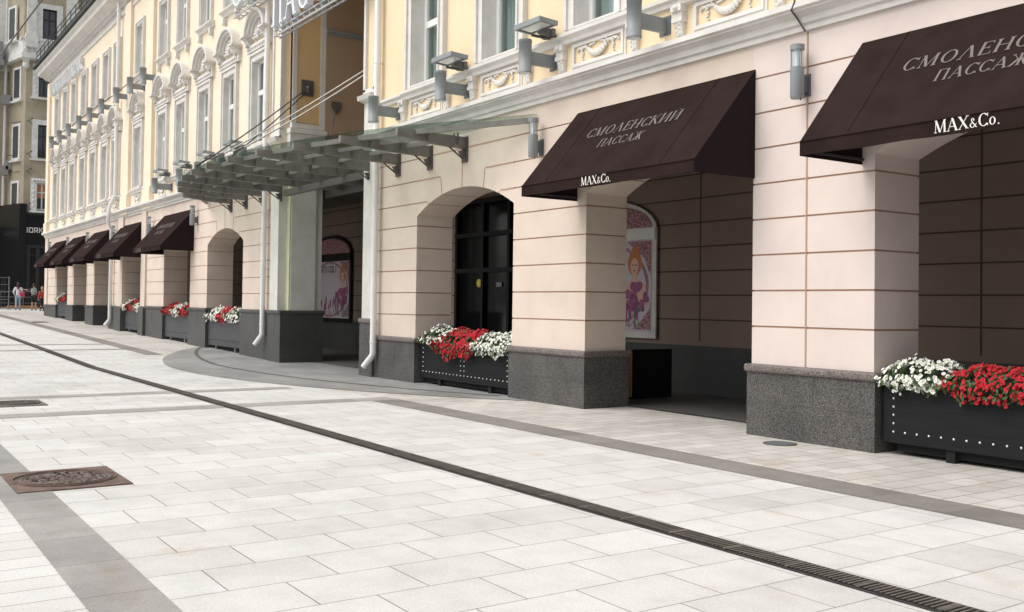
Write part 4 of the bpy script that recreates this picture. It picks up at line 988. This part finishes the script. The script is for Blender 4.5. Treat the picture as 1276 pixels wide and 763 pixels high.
# ------------------------------------------------------------------ arched poster windows in the gallery
def poster(xc, label, seed, band):
    t = thing('poster_window', label, 'poster window', (xc, 3.35, .95), 0, 'arched poster windows in the gallery')
    H = 1.55; top = 2.05
    def archpts(h, z0, zs, rise, n=14): return [(-h, z0), (h, z0)]+[(h*math.cos(math.pi*i/n), zs+rise*math.sin(math.pi*i/n)) for i in range(n+1)]
    mb = MB(); mb.prism(archpts(H, 0, top, .62), lambda u, v, d: (u, -d, v), .0, .03); mb.obj('window_surround', M['white'] if not band else M['dframe'], t)
    Fp = lambda dd: (lambda u, v, d: (u, -.03-dd-d, v))
    mb = MB(); mb.prism([(-H+.12,.12),(H-.12,.12),(H-.12,1.86),(-H+.12,1.86)], Fp(0), .0, .008); mb.obj('poster_sheet', M['p_white'], t)
    mb = MB(); mb.prism(archpts(H-.12, 2.1, 2.12, .45), Fp(0), .0, .008); mb.obj('top_light', M['p_rose'], t)
    mb = MB(); mb.box(-H+.02, H-.02, -.06, -.03, 1.87, 2.08); mb.obj('transom', M['dframe'] if band else M['frame'], t)
    mb = MB()   # rose border, ring frame
    for i in range(40):
        a0, a1 = 2*math.pi*i/40, 2*math.pi*(i+1)/40
        q = [(1.28*math.cos(a0), 1.0+.80*math.sin(a0)), (1.36*math.cos(a0), 1.0+.86*math.sin(a0)), (1.36*math.cos(a1), 1.0+.86*math.sin(a1)), (1.28*math.cos(a1), 1.0+.80*math.sin(a1))]
        mb.prism(q, Fp(.009), 0, .002)
    for sx in (-1, 1):
        mb.prism([(sx*1.42,1.84),(sx*.75,1.84),(sx*1.0,1.66),(sx*1.25,1.5),(sx*1.36,1.25),(sx*1.42,1.2)], Fp(.009), 0, .003)
        mb.prism([(sx*1.42,.16),(sx*.9,.16),(sx*1.15,.32),(sx*1.38,.55),(sx*1.42,.7)], Fp(.009), 0, .003)
    mb.obj('rose_border', M['p_rose'], t)
    # a seated lady with pinned-up hair and a bunch of flowers, as printed shapes
    ox = .96
    E = lambda cx, cz, rx, rz: [(cx+rx*math.cos(2*math.pi*i/18), cz+rz*math.sin(2*math.pi*i/18)) for i in range(18)]
    f = MB(); f.prism(E(ox, 1.42, .20, .24), Fp(.011), 0, .002); f.prism(E(ox+.02, 1.66, .11, .10), Fp(.012), 0, .002); f.obj('printed_hair', M['p_hair'], t)
    f = MB(); f.prism(E(ox, 1.36, .115, .165), Fp(.0145), 0, .002); f.prism([(ox-.05,1.24),(ox+.05,1.24),(ox+.07,1.1),(ox+.32,1.0),(ox+.36,.6),(ox-.36,.6),(ox-.32,1.0),(ox-.07,1.1)], Fp(.0125), 0, .0015); f.obj('printed_skin', M['p_skin'], t)
    f = MB()
    for dx in (-.045, .045): f.prism(E(ox+dx, 1.39, .022, .012), Fp(.017), 0, .001)
    f.prism(E(ox, 1.28, .03, .012), Fp(.017), 0, .001)
    f.prism([(ox-.5,.9),(ox-.46,.9),(ox-.42,.6),(ox-.46,.6)], Fp(.0165), 0, .001); f.obj('printed_face', M['p_ink'], t)
    rnd = random.Random(seed); f = MB(); gq = MB()
    for k in range(46): f.prism(E(min(1.3, ox+rnd.gauss(-.06,.2)), min(1, .80+rnd.uniform(-.26,.22)), rnd.uniform(.04,.08), rnd.uniform(.04,.08)), Fp(.015+.0003*k), 0, .001)
    for k in range(30): a = rnd.uniform(-1.1, 1.1); f.prism(E(a, .42+rnd.uniform(0,.25), .04, .11), Fp(.012+.0002*k), 0, .001)
    f.obj('printed_flowers', M['p_pink'], t)
    for k in range(18):
        a = rnd.uniform(-.45, .45); gq.prism([(ox+a*.3, .5), (ox+a*.3+.03, .5), (ox+a, .82)], Fp(.013+.0003*k), 0, .001)
        a = rnd.uniform(-1.2, 1.2); gq.prism([(a, .2), (a+.03, .2), (a+rnd.uniform(-.1,.1), .6)], Fp(.0115+.0002*k), 0, .0005)
    gq.obj('printed_stems', M['p_green'], t)
    f = MB(); lettering(f, 'ARTICOLI', lambda u, v, d: (-.85+u, -.042-d, 1.52+v), .2, width=1.35, font=GS, depth=.002)
    f.obj('printed_title', M['p_ink'], t)
    f = MB(); lettering(f, 'КОСМЕТИКА', lambda u, v, d: (-.6+u, -.042-d, .20+v), .13, width=1.6, depth=.002); f.obj('printed_word', M['p_rose'], t)
    return t
poster(-15.38, 'white arched window poster of a red haired lady with flowers behind the open arch', 4, False)
poster(-28.72, 'shaded arched window poster with a black crossbar seen through the entrance recess', 6, True)
# folding board behind the open arch's left pier
t = thing('display_board', 'black display board with a tan edge standing behind the pier of the open arch', 'board', (-12.55, 1.6, .016))
mb = MB(); mb.box(.05, .09, 0, .85, 0, .82); mb.obj('board_face', M['dframe'], t)
mb = MB(); mb.box(.0, .05, -.05, .0, 0.03, .82); mb.obj('board_edge', M['box_tan'], t)
mb = MB(); mb.box(-.06, .049, 0, .85, 0, .05); mb.obj('board_foot', M['dframe'], t)

# ------------------------------------------------------------------ things let into the paving
t = thing('drain_channel', 'long black slotted drain channel running down the street', 'drain', (0, -4.5, 0))
mb = MB(); YD = -4.5
xs = [-66, -24, 6]
for a, c in zip(xs[:-1], xs[1:]):
    for y0, y1 in ((-.115,-.09), (.09,.115)): mb.add([(a,y0,gz(a)+.008),(c,y0,gz(c)+.008),(c,y1,gz(c)+.008),(a,y1,gz(a)+.008)], [(0,1,2,3)])
mb.obj('channel_edge', M['iron'], t)
mb = MB()
for a, c in zip(xs[:-1], xs[1:]): mb.add([(a,-.09,gz(a)+.005),(c,-.09,gz(c)+.005),(c,.09,gz(c)+.005),(a,.09,gz(a)+.005)], [(0,1,2,3)])
mb.obj('channel_bed', M['void'], t)
mb = MB(); x = -30.0
while x < 3:
    z = gz(x); st = .05 if x < -12 else .034
    mb.add([(x,-.088,z+.0155),(x+st*.45,-.088,z+.0155),(x+st*.45,.088,z+.0155),(x,.088,z+.0155)], [(0,1,2,3)]); mb.add([(x+st*.45,-.088,z+.0155),(x+st*.45,-.088,z+.005),(x+st*.45,.088,z+.005),(x+st*.45,.088,z+.0155)], [(0,1,2,3)])
    x += st
mb.add([(-66,-.03,gz(-66)+.012),(-30,-.03,gz(-30)+.012),(-30,.03,gz(-30)+.012),(-66,.03,gz(-66)+.012)], [(0,1,2,3)])
x = -30.0
while x < 3: z = gz(x); mb.box(x-.012, x+.012, -.09, .09, z+.01, z+.017); x += .5
mb.obj('grate', M['iron2'], t)
def manhole(x0, x1, y0, y1, label, r=None, mk='rust'):
    cx_, cy_ = (x0+x1)/2, (y0+y1)/2; z = gz(cx_); r = r or min(x1-x0, y1-y0)/2-.03
    t = thing('manhole_cover', label, 'manhole', (cx_, cy_, z), 0, 'manhole covers in the paving')
    hx, hy = (x1-x0)/2, (y1-y0)/2; mb = MB(); mb.box(-hx, hx, -hy, hy, .0, .012); mb.obj('manhole_frame', M[mk], t)
    mb = MB(); mb.tube([(0,0,.012), (0,0,.016)], r*.9, 40)
    mb.obj('manhole_lid', M['iron2'], t)
    mb = MB(); n = 44
    for rr in (.98, .90, .80):
        for i in range(n):
            a0, a1 = 2*math.pi*i/n, 2*math.pi*(i+1)/n; q = [(r*rr*math.cos(a0), r*rr*math.sin(a0)), (r*(rr+.025)*math.cos(a0), r*(rr+.025)*math.sin(a0)), (r*(rr+.025)*math.cos(a1), r*(rr+.025)*math.sin(a1)), (r*rr*math.cos(a1), r*rr*math.sin(a1))]
            mb.prism(q, lambda u, v, d: (u, v, d), .0125, .022)
    rnd = random.Random(2)
    for k in range(150):
        a = rnd.random()*6.283; q = r*.74*math.sqrt(rnd.random()); w_ = .012+.008*rnd.random(); c_ = Vector((q*math.cos(a), q*math.sin(a), .018))
        mb.obox(c_, Vector((w_*1.6,0,0)), Vector((0,w_*.6,0)), Vector((0,0,.004)))
    mb.obj('raised_pattern', M[mk], t); return t
manhole(-9.72, -8.70, -8.10, -7.22, 'rusty square manhole frame with round lid cutting into the grey band')
manhole(-16.6, -15.7, -7.45, -6.75, 'dark square manhole between the two cross bands at the left edge', mk='iron2')
manhole(-50.6, -49.4, -2.0, -1.35, 'flat manhole cover far down the street before the awnings', mk='iron2')
t = thing('drain_cover', 'small round metal cover in the setts before the pink pier', 'manhole', (-7.68, -.37, 0))
mb = MB(); mb.tube([(0,0,.0), (0,0,.010)], .19, 32); mb.obj('cover_rim', M['iron2'], t)
mb = MB(); mb.tube([(0,0,.0102), (0,0,.013)], .155, 32); mb.obj('cover_lid', M['lampd'], t)

# ------------------------------------------------------------------ old corner house with the black shop, beyond the crossing
oh = thing('corner_house', 'tall ochre corner house with white ornament and a black shopfront beyond the passage building', 'building', (-76, 2, 1.0))
def OP(mb, name, mats, parent=None, label=None):
    o = mb.obj(name, mats, parent, label)
    if parent is None: o.parent = oh; o.location = -Vector(oh.location)
    return o
XM = -76.0
mb = MB(); wins = [(1.95, 2.72, 15.7, 17.6), (1.98, 2.72, 11.4, 13.7), (1.98, 2.70, 7.75, 9.6)]
def wall_x(mb, y0, y1, z0, z1, xa, xb, ops, m=0):
    ys = sorted({y0, y1} | {e for o in ops for e in o[:2]})
    for a, c in zip(ys[:-1], ys[1:]):
        z = z0
        for q0, q1 in sorted([(o[2], o[3]) for o in ops if o[0] <= a+1e-6 and o[1] >= c-1e-6]):
            if q0 > z: mb.box(xa, xb, a, c, z, q0, m)
            z = q1
        if z < z1: mb.box(xa, xb, a, c, z, z1, m)
w2b = [(a+2.5, c+2.5, z0, z1) for a, c, z0, z1 in wins]
wall_x(mb, 1.15, 9, 7.3, 18.4, XM-.35, XM, wins+w2b)
wall_x(mb, .9, 9, 18.4, 30, XM-.35, XM+.55, [(2.05, 2.95, 19.6, 21.75), (4.6, 5.5, 19.6, 21.75)])
mb.box(-90, XM-.9, 1.15, 30, .5, 30, 0); mb.box(-95, -79.2, -12, 1.15, .5, 17.8, 0); mb.box(-95, -79.0, -12, .9, 17.8, 30, 1)
OP(mb, 'house_wall', [M['bl_wall'], M['bl_white']])
mb = MB(); mb.prism([(XM-.34, 1.16), (XM, 1.15), (-78.2, .5), (-79.2, .5), (-79.2, 1.6)], lambda u, v, d: (u, v, d), 7.0, 18.4); mb.prism([(XM+.5, .92), (-78.4, .25), (-79.2, .25), (-79.2, 1.6)], lambda u, v, d: (u, v, d), 18.4, 30, 1)
OP(mb, 'canted_bay', [M['bl_wall'], M['bl_wall']])
# narrow windows of the canted side
cdir = Vector((-78.2-XM, .5-1.15, 0)).normalized(); cn = Vector((cdir.y, -cdir.x, 0)); cn = cn if cn.x+(-cn.y) > 0 else -cn
for z0, z1 in ((15.6, 17.6), (11.4, 13.6), (7.8, 9.6), (19.7, 21.8)):
    off = .30 if z0 > 19 else .02
    c = Vector((XM, 1.15, 0))+cdir*1.2+cn*off*1.5
    mb = MB(); mb.obox(c+Vector((0,0,(z0+z1)/2)), cdir*.62, cn*.05, Vector((0,0,(z1-z0)/2+.18))); f = OP(mb, 'window', M['bl_white'])
    mb = MB(); mb.obox(c+cn*.04+Vector((0,0,(z0+z1)/2)), cdir*.40, cn*.03, Vector((0,0,(z1-z0)/2))); mb.obj('pane', M['bl_glass'], f)
    mb = MB(); mb.obox(c+cn*.06+Vector((0,0,z0-.25)), cdir*.75, cn*.14, Vector((0,0,.06))); mb.obj('sill', M['bl_white'], f)
# front windows with white surrounds, dark sashes
for i, (a, c, z0, z1, xs_) in enumerate([(*q, XM) for q in wins]+[(*q, XM) for q in w2b]+[(2.05, 2.95, 19.6, 21.75, XM+.55), (4.6, 5.5, 19.6, 21.75, XM+.55)]):
    mb = MB(); sw = .38
    mb.box(xs_-.3, xs_+.07, a-sw, a, z0-.1, z1+.35); mb.box(xs_-.3, xs_+.07, c, c+sw, z0-.1, z1+.35); mb.box(xs_-.3, xs_+.07, a, c, z1, z1+.35); mb.box(xs_-.1, xs_+.2, a-sw-.1, c+sw+.1, z0-.22, z0-.1)
    if i in (0, 2, 3, 5):
        for k in range(7): mb.ball((xs_+.1, a-.2+(c-a+.4)*k/6, z1+.2), .11, 6); 
        for k in range(5): mb.ball((xs_+.09, a-.2, z0+.3+.32*k), .08, 6)
    f = OP(mb, 'window', M['bl_white'])
    white = i in (2, 5)
    mb = MB(); t_ = .07
    for y0, y1 in ((a, a+t_), (c-t_, c), ((a+c)/2-.04, (a+c)/2+.04)): mb.box(xs_-.22, xs_-.14, y0, y1, z0, z1)
    mb.box(xs_-.215, xs_-.145, a, c, z0+(z1-z0)*.66-.04, z0+(z1-z0)*.66+.04); mb.box(xs_-.216, xs_-.144, a, c, z0, z0+.08); mb.box(xs_-.216, xs_-.144, a, c, z1-.08, z1)
    mb.obj('sash', M['frame'] if white else M['bl_dark'], f)
    mb = MB(); mb.box(xs_-.20, xs_-.18, a, c, z0, z1); mb.obj('pane', M['bl_glass'], f)
    if white: mb = MB(); mb.box(xs_-.179, xs_-.17, a, c, z0+(z1-z0)*.45, z1); mb.obj('blind', M['bl_blind'], f)
# ornate band under the bay, pilasters and brackets
mb = MB(); rnd = random.Random(12)
mb.box(XM-.3, XM+.75, .75, 9, 18.15, 18.5); mb.box(XM-.3, XM+.62, .85, 9, 18.5, 19.45); mb.box(XM-.3, XM+.8, .7, 9, 19.45, 19.6)
for k in range(46): mb.ball((XM+.66, rnd.uniform(1.0, 4.6), rnd.uniform(18.55, 19.4)), rnd.uniform(.07, .2), 6, sc=(.5, 1.3, 1))
for y0, y1 in ((1.05, 1.65), (3.55, 4.3)):
    mb.box(XM+.5, XM+.78, y0, y1, 19.6, 30); mb.box(XM+.5, XM+.9, y0-.1, y1+.1, 18.9, 19.8)
for y in (1.1, 3.9): mb.prism([(XM, 17.6), (XM+.7, 18.15), (XM, 18.15)], lambda u, v, d: (u, d, v), y-.18, y+.18); mb.ball((XM+.3, y, 17.7), .25, 8)
o = OP(mb, 'ornate_band', M['bl_white'])
mb = MB(); mb.prism([(XM+.6, .8), (-78.5, .1), (-79.3, .1), (-79.3, 1.0)], lambda u, v, d: (u, v, d), 18.2, 18.5); mb.prism([(XM+.55, .86), (-78.4, .18), (-79.3, .18), (-79.3, 1.0)], lambda u, v, d: (u, v, d), 18.5, 19.5); OP(mb, 'bay_cornice', M['bl_white'])
mb = MB(); mb.box(-79.2, -77.6, -6, -.02, 17.9, 18.3); mb.box(-79.2, -77.75, -6, -.12, 18.3, 19.6); mb.prism([(-79.2, 17.1), (-77.9, 17.9), (-79.2, 17.9)], lambda u, v, d: (u, d, v), -1.2, -.5); OP(mb, 'balcony', M['grey_roof'])
mb = MB(); mb.tube([(-78.7,.22,30), (-78.7,.22,7)], .11, 10); OP(mb, 'drainpipe', M['pipe'])
for y, z in ((.5, 10.6), (.1, 10.2), (.15, 15.2)): mb = MB(); mb.box(-78.3, -77.7, y-.28, y+.28, z, z+.65); OP(mb, 'air_conditioner', M['grey_roof'])
# black shopfront
mb = MB()
mb.box(XM-.2, XM+.12, 1.3, 9, 5.2, 7.35); mb.box(XM-.4, XM+.02, 1.3, 9, .5, 5.2); mb.prism([(XM+.3, .9), (XM+.3, 1.35), (XM-.5, 1.35), (-79.3, .45), (-79.3, -.1)], lambda u, v, d: (u, v, d), .5, 8.1); mb.box(-79.4, -78.6, -6, .2, .5, 6.6)
shop = OP(mb, 'shopfront', M['black_shop'])
mb = MB(); mb.box(XM-.1, XM+.2, 1.35, 9, 7.35, 7.5); mb.box(XM, XM+.18, 1.35, 9, 5.05, 5.25); mb.box(XM, XM+.16, 1.3, 9, 4.5, 4.58)
for y in (1.4, 2.0, 3.4, 4.6): mb.box(XM, XM+.14, y, y+.25, .8, 5.05)
mb.obj('shopfront_trim', M['black_shop2'], shop)
mb = MB(); lettering(mb, 'BORK', lambda u, v, d: (XM+.125+d, 1.24+u, 6.12+v), .36, width=1.2, font=GS, gap=.12, depth=.05); mb.obj('shop_lettering', M['letter_w'], shop)
mb = MB(); lettering(mb, 'BORK', lambda u, v, d: (-78.59+d, -1.45+u, 5.95+v), .36, width=1.32, font=GS, gap=.12, depth=.05); mb.obj('shop_lettering', M['letter_w'], shop)
# wires with small insulators on the old wall
t = thing('wall_brackets', 'thin black iron wire brackets on the ochre wall of the corner house', 'brackets', (-76, 1.2, 13))
mb = MB()
for z in (.9, -1.4, -2.6, -5.0):
    mb.tube([(-2.0,-.9,z), (.15,.15,z), (.3,.35,z+.15)], .022, 6); mb.tube([(.15,.15,z), (.3,.4,z-.3)], .022, 6); mb.ball((.3,.35,z+.15), .06, 6)
mb.obj('bracket_iron', M['cable_d'], t)
mb = MB(); mb.tube([(-40, -5.41, 8.97), (-45, -4.09, 11.38), (-50, -2.56, 14.09), (-55, -.81, 17.18), (-58, .9, 19.6)], .035, 6); tag(mb.obj('overhead_wire', M['cable_d']), 'thick black wire slanting across the ochre house in the top left corner', 'wire')

# ------------------------------------------------------------------ fence and boards in front of the black shop
def _tube1(y):
    q = MB(); q.tube([(0,y,0), (0,y,2.1)], .035, 8); return q
def fence_panel(y0, y1, x, label):
    z = gz(x); t = thing('mesh_fence', label, 'fence', (x, (y0+y1)/2, z), 0, 'site fence panels before the shop'); H = (y1-y0)/2
    for y in (-H, H): _tube1(y).obj('fence_post', M['fence'], t)
    mb = MB(); n = int((y1-y0)/.16)
    for i in range(1, n): mb.box(-.006, .006, -H+i*.16-.006, -H+i*.16+.006, .12, 2.05)
    for zz in (.15, .62, 1.1, 1.58, 2.03): mb.box(-.018, .018, -H, H, zz-.018, zz+.018)
    mb.obj('fence_mesh', M['fence'], t)
    mb = MB(); mb.box(-.35, .35, -H-.12, -H+.12, 0, .12); mb.box(-.35, .35, H-.12, H+.12, 0, .12); mb.obj('fence_foot', M['grey_roof'], t); return t
fence_panel(-2.3, -.30, -70.6, 'grey mesh fence panel at the left edge before the black shop')
t = thing('low_barrier', 'low dark rail barrier with tan boards on the ground behind the pedestrians', 'barrier', (-73.2, 1.5, gz(-73.2)))
mb = MB()
for z in (.35, .75, 1.12): mb.box(-.02, .02, -2.2, 3, z-.02, z+.02)
for y in (-2, -.6, .8, 2.2): mb.box(-.025, .025, y-.025, y+.025, 0, 1.15)
mb.obj('rail', M['fence'], t)
mb = MB(); mb.box(.3, .8, -2.4, 1.0, .0, .10); mb.box(.25, .6, -1.6, .2, .10, .19); mb.obj('board', M['box_tan'], t)

# ------------------------------------------------------------------ pedestrians
def skin_mesh(name, verts, edges, radii, root=0, sub=2):
    me = bpy.data.meshes.new(name); me.from_pydata(verts, edges, []); o = bpy.data.objects.new(name, me); COL.objects.link(o)
    o.modifiers.new('Skin', 'SKIN').use_smooth_shade = True
    for i, r in enumerate(radii):
        v = me.skin_vertices[0].data[i]; v.radius = r if isinstance(r, tuple) else (r, r); v.use_root = (i == root)
    s_ = o.modifiers.new('Sub', 'SUBSURF'); s_.levels = sub; s_.render_levels = sub
    bpy.context.view_layer.update()
    out = bpy.data.meshes.new_from_object(o.evaluated_get(bpy.context.evaluated_depsgraph_get())); out.name = name
    bpy.data.objects.remove(o); return out
def chain(spec):
    vs, es, rs = [], [], []; idx = {}
    for key, p, r, par in spec:
        idx[key] = len(vs); vs.append(p); rs.append(r)
        if par: es.append((idx[par], idx[key]))
    return vs, es, rs
def mobj(name, me, m_, parent):
    me.materials.clear(); me.materials.append(m_); o = bpy.data.objects.new(name, me); COL.objects.link(o); o.parent = parent
    for p in me.polygons: p.use_smooth = True
    return o
def person(label, loc, rz, J, clothes, hair, bag=None):
    t = thing('person', label, 'person', loc, rz, 'pedestrians in front of the black shop')
    g = lambda k: J[k]
    spec = [('pel', g('pel'), (.135,.10), None), ('waist', g('waist'), (.115,.085), 'pel'), ('chest', g('chest'), (.145,.10), 'waist'), ('neck0', g('neck0'), (.07,.065), 'chest'), ('neck', g('neck'), .052, 'neck0'), ('jaw', g('jaw'), (.062,.075), 'neck'), ('head', g('head'), (.078,.095), 'jaw'), ('crown', g('crown'), (.05,.06), 'head')]
    for s_ in ('L', 'R'):
        spec += [('sh'+s_, g('sh'+s_), .058, 'chest'), ('el'+s_, g('el'+s_), .041, 'sh'+s_), ('wr'+s_, g('wr'+s_), .028, 'el'+s_)]
        d = (Vector(g('wr'+s_))-Vector(g('el'+s_))).normalized(); wv = Vector(g('wr'+s_)); sd = d.cross(Vector((0,1,.2))).normalized()
        spec += [('pa'+s_, tuple(wv+d*.07), (.036,.018), 'wr'+s_)]
        for k in range(4): spec += [('f%d%s' % (k, s_), tuple(wv+d*(.15+.012*(1-abs(k-1.4)))+sd*(k-1.5)*.02), .009, 'pa'+s_)]
        spec += [('th'+s_, tuple(wv+d*.09-sd*.05), .010, 'pa'+s_)]
        spec += [('hip'+s_, g('hip'+s_), .088, 'pel'), ('kn'+s_, g('kn'+s_), .055, 'hip'+s_), ('ca'+s_, tuple(Vector(g('kn'+s_)).lerp(Vector(g('an'+s_)), .3)+Vector((0,-.015,0))), .056, 'kn'+s_), ('an'+s_, g('an'+s_), .036, 'ca'+s_), ('to'+s_, g('to'+s_), (.042,.026), 'an'+s_)]
    body = mobj('body', skin_mesh('body', *chain(spec)), M['skin'], t)
    hd = Vector(g('head'))
    q = MB()
    for s_ in (-1, 1): q.ball(tuple(hd+Vector((s_*.032, .088, .0))), .012, 6)
    q.obj('eyes', M['hair'], t)
    q = MB(); q.ball(tuple(hd+Vector((0, .10, -.03))), .016, 6, sc=(.8,1,1.3))
    for s_ in (-1, 1): q.ball(tuple(hd+Vector((s_*.083, .0, -.015))), .022, 6, sc=(.5,1,1.4))
    q.obj('nose_and_ears', M['skin'], t)
    q = MB(); q.ball(tuple(hd+Vector((0,-.022,.035))), .108, 12, sc=(.93,1.0,1.0))
    if hair[1] == 'long':
        for k in range(5): q.ball(tuple(hd+Vector((0,-.075-.01*k,-.02-.055*k))), .085-.006*k, 10, sc=(1.1,.7,1))
    q.obj('hair', M[hair[0]], t)
    for nm, keys, mk in clothes:
        sp = []; 
        for key, r, par in keys: sp.append((key, J[key] if key in J else key, r, par))
        mobj(nm, skin_mesh(nm, *chain(sp)), M[mk], t)
    for s_ in ('L', 'R'):
        a, to = Vector(g('an'+s_)), Vector(g('to'+s_)); q = MB(); c = (a*.45+to*.55); q.ball((c.x, c.y, to.z+.012), .06, 10, sc=(.85,2.2,.75)); q.obj('shoe', M['shoe'], t)
    if bag: bag(t)
    return t
def stand_pose(step=.0, armL=None, armR=None, h=1.0):
    J = dict(pel=(0,0,.93), waist=(0,.01,1.08), chest=(0,0,1.30), neck0=(0,-.01,1.42), neck=(0,.0,1.49), jaw=(0,.02,1.55), head=(0,.015,1.62), crown=(0,.0,1.69))
    for s_, k in (('L', -1), ('R', 1)):
        J.update({'sh'+s_: (k*.175,-.01,1.38), 'el'+s_: (k*.23,-.03,1.12), 'wr'+s_: (k*.22,.06,.90), 'hip'+s_: (k*.09,0,.86), 'kn'+s_: (k*.095,.02+k*step*.5,.49), 'an'+s_: (k*.10,-.02+k*step,.085), 'to'+s_: (k*.115,.12+k*step,.032)})
    for s_, arm in (('L', armL), ('R', armR)):
        if arm: J['el'+s_], J['wr'+s_] = arm
    return {a: tuple(c*h for c in b_) for a, b_ in J.items()}
TOP = lambda sl: [('waist',(.135,.105),None), ('chest',(.165,.12),'waist'), ('neck0',(.085,.075),'chest'), ('pel',(.145,.112),'waist')]+[z for s_ in ('L','R') for z in [('sh'+s_,.075,'chest'), ('el'+s_,.055,'sh'+s_)]+([('wr'+s_,.042,'el'+s_)] if sl else [])]
LONG = [('pel',(.15,.115),None)]+[z for s_ in ('L','R') for z in [('hip'+s_,.102,'pel'), ('kn'+s_,.068,'hip'+s_), ('an'+s_,.052,'kn'+s_)]]
SHORT = [('pel',(.15,.118),None)]+[z for s_ in ('L','R') for z in [('hip'+s_,.108,'pel'), ('kn'+s_,.085,'hip'+s_)]]
def red_bag(t):
    q = MB(); q.box(.12, .40, -.16, -.06, .84, 1.12); q.obj('bag_body', M['bag_r'], t, bevel=.04)
    q = MB(); q.tube([(.16,-.14,1.1), (.05,-.14,1.3), (-.14,-.05,1.46), (-.1,.12,1.3)], .014, 6); q.obj('bag_strap', M['bag_r'], t)
def backpack(t):
    q = MB(); q.box(-.16, .16, -.30, -.11, 1.0, 1.38); q.obj('bag_body', M['bag_p'], t, bevel=.06)
    q = MB()
    for s_ in (-1, 1): q.tube([(s_*.1,-.14,1.36), (s_*.12,-.05,1.47), (s_*.12,.12,1.34), (s_*.12,.08,1.1), (s_*.12,-.13,1.03)], .02, 6)
    q.obj('bag_strap', M['shirt_k'], t)
gp = lambda x, y: (x, y, gz(x))
FACE = R(80)   # local +Y turned to look away from the camera (towards -X)
person('woman in a white top and light jeans with a red shoulder bag, seen from behind', gp(-69, .02), FACE, stand_pose(.05, armL=((-.26,-.02,1.13), (-.2,.12,.98))),
       [('shirt', TOP(True), 'shirt_w'), ('jeans', LONG, 'jeans')], ('hair', 'long'), red_bag)
person('person in black shorts with a pale backpack stretching an arm to the left', gp(-69, .93), FACE, stand_pose(.04, armL=((-.36,.22,1.30), (-.60,.34,1.34)), armR=((.2,.12,1.16), (-.12,.26,1.22)), h=.97),
       [('shirt', TOP(False), 'shirt_k'), ('shorts', SHORT, 'shorts')], ('hair', 'short'), backpack)
person('person in a red top half hidden by the far end of the building', gp(-67.5, 1.18), R(100), stand_pose(.03, h=.86),
       [('shirt', TOP(True), 'shirt_r'), ('trousers', LONG, 'shorts')], ('hair_b', 'long'))
person('bare legged pedestrian in tan shorts cut off by the left edge of the photo', gp(-61.5, -2.36), R(-70), stand_pose(.22, h=1.0),
       [('shirt', TOP(False), 'shirt_r'), ('shorts', SHORT, 'shorts')], ('hair_b', 'short'))
